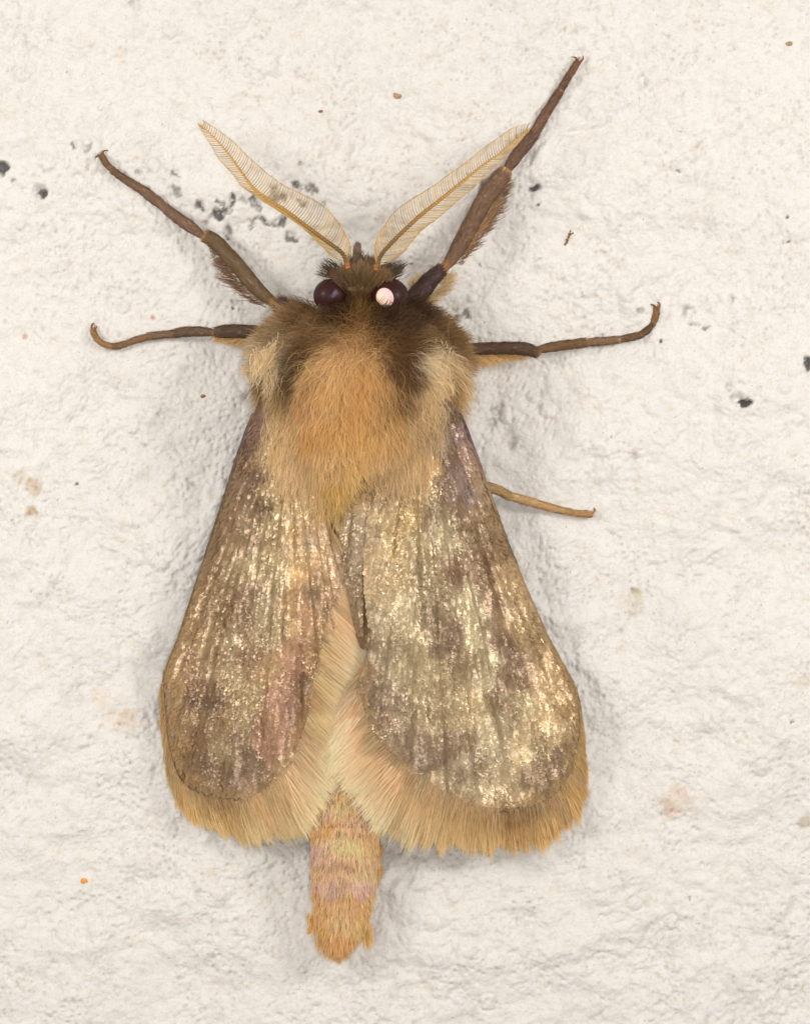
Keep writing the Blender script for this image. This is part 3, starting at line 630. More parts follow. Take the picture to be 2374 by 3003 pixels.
# ---- legs
def leg(segs, claws, label, velvet=2200, hairs=(), zoff=.03):
    """segs: (name, [(px,py,z above wall,r)], dark colour, joint colour)"""
    e = empty("leg", moth); e["label"] = label
    segs = [(a_, b_, (c_[0] * .97, c_[1] * .96, c_[2] * .92), d_) for a_, b_, c_, d_ in segs]
    allp = []
    for nm, pts, cd, cj in segs:
        pts = np.array(pts, float)
        n = max(12, int(6 * len(pts)))
        e0 = pts[0] - pts[1]; e1 = pts[-1] - pts[-2]; e0[2:] = 0; e1[2:] = 0
        pts = pts.copy(); pts[0] += e0 / np.hypot(*e0[:2]) * 60 * pts[0, 3]; pts[-1] += e1 / np.hypot(*e1[:2]) * (60 if pts[-1, 3] > .085 else 10) * pts[-1, 3]
        q = resample(pts, n); t = np.linspace(0, 1, n)
        zz = wz(q[:, 0], q[:, 1]) + q[:, 2] + q[:, 3]
        rr = q[:, 3] * (.86 + .20 * sstep(0, .25, t) - .05 * sstep(.85, 1, t))
        P_ = PX(q[:, 0], q[:, 1], zz); v, f = tube_arrays(P_, rr, 12, .9)
        tt = np.concatenate([[0], t, [1]]); k = (1 - sstep(.0, .10, tt)) + .7 * sstep(.92, 1, tt)
        c = lin(cd) * (1 - k[:, None]) + lin(cj) * k[:, None]; c = c * .8 + (c @ np.array([.3, .55, .15]))[:, None] * .2; c = np.repeat(c, 12, 0) * (1 + .25 * fbm(v[:, 0] * 9, v[:, 1] * 9, 3, 7))[:, None]
        s = mesh_obj(nm, v, f, M_leg, e, c)
        allp.append((P_, rr, cd, cj, t, s))
    # velvet of short flat scales, each segment its own pelt
    tot = sum(np.linalg.norm(np.diff(a[0], axis=0), axis=1).sum() * a[1].mean() for a in allp)
    for P_, rr, cd, cj, t, s in allp:
        ln = np.linalg.norm(np.diff(P_, axis=0), axis=1).sum() * rr.mean(); m = max(60, int(velvet * ln / tot))
        k = rng.uniform(.01, .97, m) * (len(P_) - 1); tk = k / (len(P_) - 1)
        pos = np.stack([np.interp(k, np.arange(len(P_)), P_[:, a]) for a in range(3)], -1)
        tg = unit(np.stack([np.interp(k, np.arange(len(P_)), np.gradient(P_, axis=0)[:, a]) for a in range(3)], -1))
        r_ = np.interp(k, np.arange(len(P_)), rr); a = rng.uniform(-2.0, 2.0, m)
        bb = unit(np.cross(tg, (0, 0, 1))); nn = unit(np.cross(bb, tg)); rad = np.sin(a)[:, None] * bb + np.cos(a)[:, None] * nn
        root = pos + rad * r_[:, None] * np.sqrt(np.sin(a) ** 2 + .81 * np.cos(a) ** 2)[:, None]
        jm = ((1 - sstep(.0, .12, tk)) + .6 * sstep(.93, 1, tk))[:, None]
        c = vary((lin(cd) * (1 - jm) + lin(cj) * jm), .82, 1.18)
        d = unit(tg + .16 * rad + rng.normal(0, .08, tg.shape))
        v, f, cc = strand_arrays(root, d, unit(tg + rng.normal(0, .06, tg.shape)), rng.uniform(.10, .18, m), rng.uniform(.014, .026, m), rad, c, 2, roll=.3)
        mesh_obj("leg_scales", v, f, M_legfur, e, cc, kind="stuff")
    for spec in hairs:
        pts, n, dv, ln, w, cl, jg = spec
        pts = np.array(pts, float); q = resample(pts, 200); k = rng.integers(0, 200, n)
        px = q[k, 0] + rng.normal(0, 5, n); py = q[k, 1] + rng.normal(0, 5, n); z = wz(px, py) + q[k, 2] + rng.normal(0, .06, n)
        tl = k / 199.; prof = np.interp(tl, np.linspace(0, 1, len(ln)), ln)
        d = unit(np.broadcast_to(np.array(dv, float), (n, 3)) + rng.normal(0, jg, (n, 3)) * np.array([1, 1, .5]))
        nn = unit(np.array([0, 0, 1.]) - d * d[:, 2:3])
        v, f, cc = strand_arrays(PX(px, py, z), d, unit(d + np.array([0, 0, -.1])), prof * rng.uniform(.5, 1.15, n), w * rng.uniform(.6, 1.3, n), nn, vary(np.broadcast_to(lin(cl), (n, 3)), .7, 1.3), 4, .45, n // 14, .5, .04)
        mesh_obj("leg_fringe", v, f, M_legfur, e, cc, kind="stuff")
    for cl in claws:
        q = resample(cl, 14); zz = wz(q[:, 0], q[:, 1]) + q[:, 2]
        v, f = tube_arrays(PX(q[:, 0], q[:, 1], zz), np.linspace(.05, .012, 14), 8); mesh_obj("claw", v, f, M_ant, e, np.ones((len(v), 3)) * lin((120, 66, 32)))
    return e

BR, JO = (106, 86, 62), (164, 126, 86)
leg([("femur", [(900,915,1.2,.2),(860,908,1.1,.22),(822,896,1.0,.2)], (88,66,52), (150,110,70)),
     ("tibia", [(812,894,.9,.15),(775,866,.85,.17),(742,834,.8,.195),(702,785,.7,.205),(662,741,.6,.20),(632,710,.5,.20),(606,694,.45,.17)], BR, (176,128,78)),
     ("tarsal_segment", [(592,690,.3,.12),(560,666,.25,.155),(525,642,.2,.15),(482,608,.15,.12)], (118,92,76), JO),
     ("tarsal_segment", [(484,608,.15,.12),(450,582,.12,.135),(424,562,.1,.12)], (116,90,72), JO),
     ("tarsal_segment", [(424,561,.1,.11),(398,545,.08,.115),(372,530,.08,.10)], (112,86,66), JO),
     ("tarsal_segment", [(374,530,.08,.10),(352,516,.08,.10),(332,500,.08,.085)], (108,82,62), JO),
     ("tarsal_segment", [(333,501,.08,.085),(316,484,.08,.085),(303,466,.08,.08),(297,456,.08,.06)], (118,90,62), (150,110,70))],
    [[(300,462,.1),(302,448,.12),(308,441,.1),(318,442,.02)], [(297,458,.1),(290,456,.1),(283,459,.04),(280,463,0)]],
    "left foreleg reaching up with a bristly tibia", 3800,
    [([(622,725,.5),(660,775,.6),(700,835,.7),(740,880,.8),(780,895,.85)], 240, (-.90, .32, -.1), [.16,.30,.45,.62,.58,.4,.15], .017, (104,80,60), .20),
     ([(640,735,.5),(700,820,.7),(770,885,.85)], 170, (-.98, .05, -.1), [.25,.45,.62,.4,.25], .015, (120,96,74), .2),
     ([(880,905,1.1),(835,890,1.0)], 260, (-.6,.5,.1), [.3,.35], .018, (92,68,50), .3),
     ([(835,915,1.0),(880,930,1.1),(920,930,1.3)], 600, (-.7,-.3,.2), [.2,.4,.5], .018, (140,115,84), .3)])
leg([("tibia", [(840,976,1.2,.15),(800,976,1.1,.15),(759,974,1.0,.165),(700,971,.8,.17),(662,972,.7,.17),(638,974,.6,.13)], (88,68,54), (150,110,70)),
     ("tarsal_segment", [(632,975,.5,.10),(590,973,.4,.13),(545,973,.3,.13),(510,979,.25,.11)], (98,78,64), (180,134,90)),
     ("tarsal_segment", [(511,979,.22,.10),(475,982,.2,.105),(442,986,.15,.10)], (116,92,72), JO),
     ("tarsal_segment", [(442,987,.15,.09),(412,993,.1,.09),(385,1002,.1,.08)], (128,100,74), JO),
     ("tarsal_segment", [(386,1002,.1,.08),(355,1012,.08,.085),(328,1016,.08,.08)], (118,90,64), JO),
     ("tarsal_segment", [(329,1016,.08,.08),(303,1008,.08,.08),(284,992,.08,.08),(272,968,.08,.07)], (142,108,72), (170,130,84))],
    [[(273,972,.1),(269,960,.12),(272,950,.1),(280,946,.02)], [(275,970,.1),(282,962,.1),(284,956,.03)]],
    "left middle leg stretched sideways with a hooked foot", 2600,
    [([(640,986,.5),(690,990,.7),(750,990,.9),(790,992,1.0)], 900, (-.8,-.45,-.1), [.22,.34,.45,.5], .018, (176,148,104), .16)])
leg([("femur", [(1195,905,1.5,.26),(1215,876,1.4,.26),(1240,848,1.3,.245),(1265,818,1.2,.22),(1290,796,1.1,.17)], (72,52,50), (160,112,62)),
     ("tibia", [(1296,790,1.0,.12),(1318,766,1.0,.18),(1343,727,.95,.21),(1369,679,.9,.225),(1397,629,.8,.235),(1428,574,.7,.25),(1452,540,.6,.25),(1478,510,.5,.2)], (116,90,72), (180,134,84)),
     ("tarsal_segment", [(1484,502,.4,.13),(1510,462,.35,.165),(1540,425,.3,.165),(1566,392,.25,.14)], (104,78,64), JO),
     ("tarsal_segment", [(1563,396,.2,.13),(1585,358,.2,.14),(1606,322,.15,.12)], (112,84,66), JO),
     ("tarsal_segment", [(1605,324,.15,.115),(1625,292,.1,.12),(1640,268,.1,.105)], (108,80,62), JO),
     ("tarsal_segment", [(1640,268,.1,.10),(1655,243,.08,.10),(1666,224,.08,.09)], (100,74,58), JO),
     ("tarsal_segment", [(1666,225,.08,.09),(1680,203,.08,.095),(1692,182,.08,.075)], (112,82,58), (150,105,66))],
    [[(1690,188,.1),(1690,175,.12),(1684,168,.1),(1674,167,.02)], [(1695,186,.1),(1704,178,.12),(1709,170,.1),(1707,163,.02)]],
    "right foreleg stretched up beside the antenna with a hairy tibia", 4600,
    [([(1340,775,.95),(1385,715,.9),(1425,650,.8),(1455,590,.7),(1490,530,.5)], 380, (.76,.50,-.05), [.2,.45,.62,.68,.62,.45,.2], .017, (118,92,68), .19),
     ([(1360,745,1.05),(1410,660,1.0),(1450,590,.8)], 200, (.6,.7,.05), [.35,.6,.45], .016, (150,118,84), .16),
     ([(1225,920,1.3),(1260,880,1.2),(1300,835,1.1),(1315,810,1.1)], 480, (.55,.35,-.1), [.3,.5,.5,.35], .014, (168,146,110), .3),
     ([(1230,850,1.5),(1262,815,1.4),(1285,790,1.3)], 200, (.1,.9,.1), [.2,.3,.2], .015, (96,76,60), .3),
     ([(1210,850,1.3),(1240,830,1.2)], 260, (-.3,.9,-.1), [.3,.35], .015, (180,156,118), .3)])
leg([("tibia", [(1290,1030,1.2,.14),(1350,1025,1.05,.145),(1423,1022,.9,.16),(1490,1021,.75,.165),(1540,1024,.65,.17),(1572,1034,.55,.13)], (84,64,48), (150,112,70)),
     ("tarsal_segment", [(1572,1028,.45,.10),(1605,1020,.4,.125),(1660,1012,.3,.13),(1712,1005,.25,.125)], (108,82,58), (172,128,82)),
     ("tarsal_segment", [(1714,1005,.2,.11),(1765,1001,.15,.11),(1812,996,.12,.095)], (122,96,74), JO),
     ("tarsal_segment", [(1812,996,.1,.095),(1845,990,.1,.10),(1874,983,.1,.09)], (104,78,56), JO),
     ("tarsal_segment", [(1873,984,.1,.09),(1893,971,.08,.095),(1910,952,.08,.085)], (96,72,50), JO),
     ("tarsal_segment", [(1910,953,.08,.085),(1920,930,.08,.09),(1924,905,.08,.08)], (132,98,64), (150,105,66))],
    [[(1922,910,.1),(1918,898,.12),(1910,893,.1),(1902,893,.02)], [(1926,908,.1),(1932,898,.12),(1931,888,.1),(1924,884,.02)]],
    "right middle leg stretched sideways with an orange fringe below", 2800,
    [([(1300,1055,1.0),(1380,1045,.8),(1460,1038,.7),(1530,1040,.6)], 1300, (.75,-.42,-.1), [.6,.6,.4,.22], .018, (182,152,106), .16)])
leg([("tibia", [(1380,1415,1.1,.13),(1425,1427,.8,.13),(1462,1439,.6,.125),(1492,1455,.5,.12)], (158,132,94), (176,148,108)),
     ("tarsal_segment", [(1490,1453,.4,.11),(1522,1463,.3,.12),(1565,1474,.2,.115)], (176,148,108), (158,128,90)),
     ("tarsal_segment", [(1564,1474,.18,.105),(1595,1484,.15,.11),(1625,1492,.12,.10)], (168,138,98), (146,112,76)),
     ("tarsal_segment", [(1624,1492,.1,.095),(1650,1498,.1,.095),(1672,1502,.1,.085)], (160,130,90), (146,112,76)),
     ("tarsal_segment", [(1672,1502,.1,.085),(1700,1506,.08,.09),(1733,1508,.08,.08)], (158,124,84), (136,98,62))],
    [[(1728,1507,.12),(1738,1503,.14),(1743,1496,.1),(1739,1488,.02)], [(1730,1509,.1),(1735,1514,.06),(1734,1517,.02)]],
    "thin ochre hind leg poking out from under the right wing", 1500)

# ---- wings
class Wing:
    def __init__(s, left, right, base, hc, hi, flip, lift=0.0):
        s.l = np.array(left, float); s.r = np.array(right, float); s.base = base; s.hc = hc; s.hi = hi; s.flip = flip; s.lift = lift
        s.y0 = max(s.l[0, 1], s.r[0, 1]); s.y1 = min(s.l[-1, 1], s.r[-1, 1])
        s.ly = np.linspace(s.y0, s.y1, 900)
        def sm(p):
            x = np.interp(s.ly, p[:, 1], p[:, 0]); k = np.hanning(41); k /= k.sum()
            q = np.convolve(np.pad(x, 20, mode='edge'), k, 'valid'); e = np.minimum(sstep(0, 60, s.ly - s.y0), sstep(10, 70, s.y1 - s.ly)); return x * (1 - e) + q * e
        s.lx = sm(s.l); s.rx = sm(s.r)
    def st(s, px, py):
        a = np.interp(py, s.ly, s.lx); b_ = np.interp(py, s.ly, s.rx)
        u = np.clip((px - a) / np.maximum(b_ - a, 1e-3), 0, 1)
        if s.flip: u = 1 - u
        return u, np.clip((py - s.y0) / (s.y1 - s.y0), 0, 1)     # u: 0 at the costa, 1 at the inner margin
    def h(s, px, py):
        u, t = s.st(px, py)
        wdt = np.abs(np.interp(py, s.ly, s.rx) - np.interp(py, s.ly, s.lx)) / 100
        hc = np.interp(t, [0, .3, 1], s.hc); hi = np.interp(t, [0, .25, .6, 1], s.hi)
        h = hc + (hi - hc) * sstep(-.25, 1.15, u)
        h = h + .22 * np.sin(np.clip(u, 0, 1) * math.pi) * sstep(0, .2, t) * (1 - .6 * sstep(.8, 1, t))
        du = u * wdt
        h = h - .30 * np.exp(-du / .22) * (1 - sstep(.8, 1, t) * .5)
        dx = (px - s.base[0]); dy = (py - s.base[1]); rr = np.hypot(dx, dy) / 100; an = np.arctan2(dx, dy)
        fold = fbm(an * 7, rr * .16, 2, 301) * .14 + fbm(an * 18, rr * .32, 2, 307) * .09 + fbm(an * 40, rr * .9, 3, 311) * .018
        vein = 0
        for k, a0 in enumerate(s.veins): vein = vein + .055 * np.exp(-((an - a0) * rr / .085) ** 2)
        h = h + (fold * sstep(1.2, 4.5, rr) + vein) * sstep(0, .06, 1 - t) + .03 * fbm(px / 60, py / 60, 3, 330)
        return h + s.lift

WL = Wing([(770,1150),(741,1217),(721,1268),(686,1370),(647,1496),(607,1618),(564,1752),(525,1870),(485,1968),(478,2021),(480,2070),(486,2116),(496,2192),(512,2250),(540,2300),(595,2335),(640,2347),(694,2352)],
          [(870,1150),(905,1280),(935,1400),(955,1500),(977,1563),(1002,1614),(1018,1660),(1018,1732),(996,1795),(980,1850),(965,1918),(948,2002),(938,2063),(918,2139),(878,2231),(824,2294),(760,2340),(694,2354)],
          (860, 1120), [2.05, 1.0, .7], [2.75, 2.65, 2.25, 1.2], False)
WL.veins = [-.36, -.26, -.17, -.08, .02, .10, .17]
WR = Wing([(1200,1150),(1150,1300),(1101,1449),(1075,1523),(1066,1611),(1066,1721),(1075,1809),(1088,1880),(1070,1940),(1048,1985),(1038,2022),(1058,2078),(1081,2153),(1137,2219),(1231,2298),(1278,2322),(1348,2354),(1418,2378),(1465,2384)],
          [(1290,1150),(1334,1185),(1364,1251),(1395,1334),(1426,1422),(1465,1532),(1496,1615),(1544,1734),(1597,1853),(1641,1936),(1681,2008),(1695,2055),(1701,2111),(1700,2162),(1690,2220),(1667,2289),(1606,2359),(1512,2382),(1465,2384)],
          (1230, 1080), [2.45, 1.05, .75], [2.85, 2.8, 2.45, 1.4], True, .08)
WR.veins = [-.12, -.03, .06, .14, .22, .31, .38]
WLC = [(735,1240,(112,88,82)),(720,1290,(108,84,72)),(690,1400,(116,93,70)),(640,1560,(122,99,70)),(600,1700,(132,107,72)),(550,1850,(150,120,78)),(505,1980,(164,130,82)),(492,2100,(165,130,84)),(505,2220,(150,116,70)),
 (740,1500,(122,102,74)),(765,1400,(98,78,58)),(790,1360,(170,140,96)),(755,1480,(96,78,56)),(790,1440,(176,150,108)),(830,1420,(216,178,120)),(850,1500,(214,184,136)),(780,1560,(176,150,108)),(735,1580,(104,86,62)),(880,1550,(198,162,110)),(930,1560,(196,158,114)),
 (700,1600,(134,112,78)),(660,1700,(112,92,64)),(690,1690,(150,130,92)),(740,1650,(174,152,110)),(820,1620,(182,156,112)),(800,1700,(160,138,98)),(860,1640,(180,148,98)),(880,1690,(204,160,100)),(940,1620,(210,172,122)),(985,1640,(204,170,140)),(925,1575,(160,138,112)),
 (700,1780,(114,94,68)),(745,1740,(98,80,58)),(770,1760,(160,140,104)),(930,1710,(118,96,68)),(915,1740,(110,90,64)),(945,1770,(120,98,70)),(955,1710,(190,146,90)),(985,1700,(204,164,136)),(990,1740,(180,146,120)),(870,1760,(176,136,90)),(900,1790,(168,122,84)),
 (650,1800,(132,108,76)),(620,1880,(150,124,86)),(720,1840,(112,92,68)),(690,1860,(150,130,94)),(760,1850,(160,138,100)),(820,1850,(162,138,96)),(880,1850,(188,142,94)),(940,1830,(172,132,88)),(955,1850,(160,120,74)),
 (575,1960,(132,106,74)),(600,2040,(112,90,62)),(625,2050,(86,66,46)),(585,2060,(84,64,46)),(640,1960,(136,114,80)),(680,1970,(164,140,98)),(720,2050,(160,136,92)),(780,1950,(176,138,92)),(740,1930,(120,98,70)),(850,1930,(184,134,98)),(880,1940,(148,98,94)),(895,1990,(84,66,46)),(880,2030,(92,74,54)),(850,2000,(160,112,98)),
 (830,2050,(160,110,98)),(870,2090,(110,84,66)),(850,2130,(124,90,72)),(800,2100,(158,112,88)),(885,1880,(150,106,84)),(910,1930,(170,130,86)),(560,2100,(138,112,74)),(600,2140,(108,86,60)),(650,2110,(120,98,66)),(700,2120,(150,128,92)),(700,2170,(116,96,70)),(770,2150,(146,108,84)),(820,2190,(152,112,86)),
 (530,2180,(150,118,74)),(560,2240,(112,90,62)),(600,2250,(96,78,56)),(640,2250,(108,88,66)),(660,2210,(150,130,94)),(720,2230,(104,86,68)),(760,2270,(110,90,70)),(690,2300,(96,78,58)),(780,2290,(130,104,80)),(640,2320,(146,114,82)),(720,2325,(150,118,88)),(560,2290,(150,118,72)),(830,2240,(164,130,92)),(880,2150,(160,118,76)),(925,2060,(164,122,74))]
WRC = [(1305,1200,(112,90,78)),(1335,1220,(100,80,72)),(1340,1280,(122,100,100)),(1295,1300,(120,100,92)),(1310,1330,(98,78,62)),(1380,1330,(152,118,104)),(1345,1380,(132,110,112)),(1330,1350,(90,72,56)),(1400,1400,(170,138,104)),(1350,1430,(128,108,108)),(1260,1380,(206,168,116)),(1250,1440,(212,176,124)),(1300,1420,(110,90,72)),
 (1410,1450,(166,136,100)),(1390,1500,(140,114,86)),(1330,1490,(122,100,78)),(1375,1450,(130,110,112)),(1268,1480,(112,94,70)),(1262,1540,(106,90,66)),(1300,1520,(150,130,98)),(1360,1560,(122,102,74)),(1430,1570,(118,96,70)),(1440,1540,(150,122,84)),(1460,1620,(140,112,78)),
 (1200,1460,(190,154,100)),(1210,1520,(200,166,110)),(1130,1480,(160,132,94)),(1120,1520,(196,166,116)),(1095,1560,(160,134,100)),(1150,1600,(200,170,116)),(1170,1560,(190,158,106)),(1230,1600,(168,144,100)),(1300,1620,(140,120,86)),(1285,1560,(190,170,130)),(1320,1590,(196,176,136)),(1330,1650,(120,98,74)),(1395,1670,(114,92,68)),
 (1440,1640,(100,78,58)),(1425,1700,(112,90,66)),(1490,1700,(190,156,108)),(1470,1670,(178,146,102)),(1100,1640,(170,142,100)),(1090,1700,(184,154,112)),(1110,1740,(176,148,108)),(1150,1700,(190,162,112)),(1150,1770,(188,168,130)),(1220,1740,(196,176,136)),(1200,1700,(180,154,108)),(1240,1690,(140,122,88)),(1300,1740,(146,126,92)),(1285,1790,(120,102,76)),(1345,1700,(112,88,70)),
 (1360,1740,(196,176,136)),(1385,1800,(188,170,130)),(1430,1760,(116,94,68)),(1470,1760,(130,106,76)),(1510,1760,(186,152,106)),(1500,1830,(160,130,90)),(1100,1800,(140,120,92)),(1095,1860,(124,106,84)),(1130,1830,(180,160,122)),(1190,1830,(186,166,128)),(1160,1880,(150,130,96)),(1230,1840,(170,148,108)),(1270,1830,(108,90,68)),(1330,1840,(106,86,64)),(1310,1890,(98,80,60)),
 (1395,1860,(190,170,130)),(1440,1830,(120,98,72)),(1465,1870,(100,80,60)),(1540,1850,(176,144,98)),(1560,1900,(160,130,88)),(1600,1930,(178,144,96)),(1090,1930,(112,98,80)),(1130,1920,(150,130,100)),(1170,1950,(178,160,122)),(1220,1930,(166,144,104)),(1260,1970,(180,158,116)),(1330,1940,(118,100,74)),(1320,1980,(156,134,94)),(1380,1960,(130,110,78)),(1410,1990,(184,166,128)),(1440,1940,(170,150,112)),
 (1500,1930,(104,84,64)),(1490,1980,(96,78,58)),(1530,1990,(110,90,66)),(1560,1960,(150,124,86)),(1590,2000,(188,152,104)),(1640,2020,(172,136,86)),(1670,2080,(156,122,72)),(1070,2010,(106,92,76)),(1100,2060,(118,100,82)),(1120,2110,(128,106,86)),(1150,2040,(124,108,86)),(1190,2080,(122,106,80)),(1240,2040,(158,136,96)),(1260,2100,(142,122,86)),(1300,2050,(140,120,84)),
 (1370,2040,(176,152,108)),(1400,2080,(160,136,94)),(1350,2120,(168,144,100)),(1460,2050,(108,90,66)),(1490,2080,(124,104,76)),(1530,2070,(182,160,118)),(1600,2080,(186,154,108)),(1560,2130,(178,150,106)),(1480,2130,(150,130,96)),(1430,2140,(194,174,136)),(1400,2160,(150,130,92)),(1320,2170,(122,104,78)),(1240,2160,(112,96,74)),(1180,2160,(104,90,74)),(1150,2180,(150,126,98)),(1200,2200,(120,102,84)),
 (1230,2240,(104,90,74)),(1160,2120,(160,136,104)),(1290,2220,(108,92,72)),(1350,2180,(104,86,64)),(1380,2190,(104,86,64)),(1420,2190,(196,178,142)),(1450,2220,(170,150,116)),(1410,2245,(116,98,74)),(1360,2235,(190,172,138)),(1340,2270,(110,94,72)),(1300,2280,(160,140,106)),(1480,2260,(188,164,122)),(1530,2190,(190,164,118)),(1600,2170,(170,144,104)),(1640,2150,(186,154,108)),(1655,2210,(92,74,56)),(1640,2250,(98,80,60)),
 (1590,2250,(130,108,78)),(1600,2290,(110,90,64)),(1550,2290,(120,98,72)),(1500,2320,(176,150,110)),(1430,2300,(192,168,130)),(1420,2340,(184,158,118)),(1360,2320,(170,148,112)),(1300,2305,(172,150,112)),(1560,2345,(168,134,88)),(1500,2365,(176,140,92)),(1640,2310,(178,142,90)),(1680,2230,(170,136,84))]

def wmap(w, ctrl, px, py, sig, seed=5):
    """wing pigment, its borders frayed along the lie of the scales"""
    dx = px - w.base[0]; dy = py - w.base[1]; rr = np.hypot(dx, dy); an = np.arctan2(dx, dy); L = rr / 100
    dr = 34 * fbm(an * rr / 9, L * 2.4, 4, seed, .75); dt = 9 * fbm(an * rr / 22 + 9, L * 2.2, 3, seed + 7, .6)
    ux, uy = dx / rr, dy / rr
    c = cmap(ctrl, px + ux * dr - uy * dt, py + uy * dr + ux * dt, sig)
    m = np.exp(np.log(np.maximum(c, 1e-3)).mean(0)); c = c ** .72 * m ** .28
    l = (c @ np.array([.3, .55, .15]))[:, None]; dk = 1 - sstep(.10, .26, l)
    return c * (1 + dk * np.array([.14, .0, -.16]))

WLC = [(a, b_, (c_[0], c_[1] + .4 * (c_[0] * .8 - c_[1]), c_[2] * .95) if c_[0] - c_[1] > 40 and c_[2] > 80 and c_[1] < 120 else c_) for a, b_, c_ in WLC]
def wing_mesh(w, ctrl, name, label):
    ny_, nx_ = 260, 110
    ty = (1 - np.cos(np.linspace(0, math.pi, ny_))) / 2; py = w.y0 + (w.y1 - w.y0) * (.35 * ty + .65 * np.linspace(0, 1, ny_))
    a = np.interp(py, w.ly, w.lx); b_ = np.interp(py, w.ly, w.rx)
    u = np.linspace(0, 1, nx_); PXX = a[:, None] + (b_ - a)[:, None] * u[None]; PYY = np.broadcast_to(py[:, None], PXX.shape)
    H = w.h(PXX.ravel(), PYY.ravel())
    v = PX(PXX.ravel(), PYY.ravel(), H - .015); c = wmap(w, ctrl, PXX.ravel(), PYY.ravel(), 14) * .8
    i = np.arange(ny_ - 1)[:, None] * nx_; j = np.arange(nx_ - 1)[None]
    f = np.stack([i + j, i + nx_ + j, i + nx_ + j + 1, i + j + 1], -1).reshape(-1, 4)
    # underside, so the wing is a thin solid
    v2 = v.copy(); v2[:, 2] -= .035; nV = len(v)
    ring = np.concatenate([np.arange(nx_), np.arange(1, ny_) * nx_ + nx_ - 1, (ny_ - 1) * nx_ + np.arange(nx_ - 2, -1, -1), np.arange(ny_ - 2, 0, -1) * nx_]); r2 = np.roll(ring, -1)
    f = np.concatenate([f, f[:, ::-1] + nV, np.stack([ring, r2, r2 + nV, ring + nV], -1)])
    o = mesh_obj(name, np.concatenate([v, v2]), f, M_membrane, moth, np.concatenate([c, c * .8])); o["label"] = label
    return o

def scales(w, ctrl, parent, n, seed, mode='scale'):
    px = rng.uniform(w.lx.min(), w.rx.max(), n * 3); py = rng.uniform(w.y0 + 4, w.y1 - 2, n * 3)
    a = np.interp(py, w.ly, w.lx); b_ = np.interp(py, w.ly, w.rx); k = (px > a + rng.uniform(1, 7, n * 3)) & (px < b_ - rng.uniform(1, 7, n * 3)); px, py = px[k][:n], py[k][:n]; m = len(px)
    H = w.h(px, py); e = 3.0
    gxh = (w.h(px + e, py) - w.h(px - e, py)) / (2 * e / 100); gyh = -(w.h(px, py + e) - w.h(px, py - e)) / (2 * e / 100)
    nn = unit(np.stack([-gxh, -gyh, np.ones(m)], -1))
    dx = px - w.base[0]; dy = -(py - w.base[1]); d = unit(np.stack([dx, dy, 0 * dx], -1) + rng.normal(0, .06, (m, 3)) * np.array([1, 1, 0]) * np.hypot(dx, dy)[:, None])
    d = unit(d - nn * (d * nn).sum(-1, keepdims=True)); s = np.cross(nn, d)
    # each scale tips a little its own way; neighbours share part of the tilt
    ra = np.hypot(dx, dy); aa = np.arctan2(dx, -dy); gl = .08 + 1.3 * sstep(-.08, .32, fbm(aa * ra / 60, ra / 170, 4, seed + 60, .6))
    tx = .30 * fbm(aa * ra / 26, ra / 90, 4, seed, .65) + rng.normal(0, .11, m) * gl; tl = .12 + .26 * fbm(aa * ra / 24, ra / 60, 4, seed + 3, .65) + rng.normal(0, .09, m) * gl
    d2 = unit(d + nn * tl[:, None]); s2 = unit(s + nn * tx[:, None]); 
    ln = rng.uniform(.12, .19, m); wd = rng.uniform(.036, .058, m)
    root = PX(px, py, H) + nn * (.004 + rng.uniform(0, .022, m))[:, None]
    prof = [(-.5, .6), (.15, 1.0), (.5, .45)]
    P4 = [root + d2 * (ln * a_)[:, None] for a_, _ in prof]
    V_ = []
    for (a_, b2), q in zip(prof, P4):
        bow = nn * (-.25 * (wd * b2))[:, None]
        V_ += [q - s2 * (wd * b2)[:, None] + bow, q + s2 * (wd * b2)[:, None] + bow]
    V_ = np.stack(V_, 1).reshape(-1, 3); bs = np.arange(m)[:, None] * 6
    f = np.concatenate([bs + np.array([[0, 1, 3, 2]]), bs + np.array([[2, 3, 5, 4]])], 0)
    c = wmap(w, ctrl, px, py, 17)
    rr_ = np.hypot(dx, dy); an_ = np.arctan2(dx, -dy)
    c = c * np.exp(.20 * fbm(an_ * rr_ / 12, rr_ / 36, 4, seed + 40, .75))[:, None]
    c = np.clip(c * np.exp(rng.normal(0, .13, (m, 1))), .004, .93)
    return mesh_obj("wing_scales", V_, f, M_scale, parent, np.repeat(c, 6, 0), kind="stuff", smooth=False)

FL = [((478,2000),(470,2030)),((486,2116),(480,2175)),((496,2192),(498,2275)),((530,2290),(546,2393)),((595,2335),(632,2438)),((694,2349),(735,2462)),((754,2337),(806,2462)),((811,2291),(888,2440)),((861,2231),(945,2330)),((885,2170),(978,2268)),((905,2110),(1000,2205)),((918,2050),(1018,2150)),((926,1995),(1032,2085)),((945,1918),(1075,2020)),((970,1810),(1100,1945)),((1008,1735),(1100,1862)),((1014,1673),(1068,1772)),((1000,1614),(1047,1705)),((977,1563),(1018,1635))]
FR = [((1066,1950),(1045,1985)),((1046,2012),(1002,2060)),((1056,2078),(984,2168)),((1081,2153),(984,2238)),((1137,2219),(1042,2312)),((1180,2262),(1092,2378)),((1231,2298),(1168,2446)),((1278,2322),(1242,2454)),((1348,2354),(1325,2475)),((1418,2378),(1418,2497)),((1512,2382),(1520,2484)),((1606,2357),(1628,2448)),((1667,2289),(1697,2352)),((1692,2204),(1709,2252)),((1701,2111),(1708,2165)),((1683,2008),(1692,2055))]
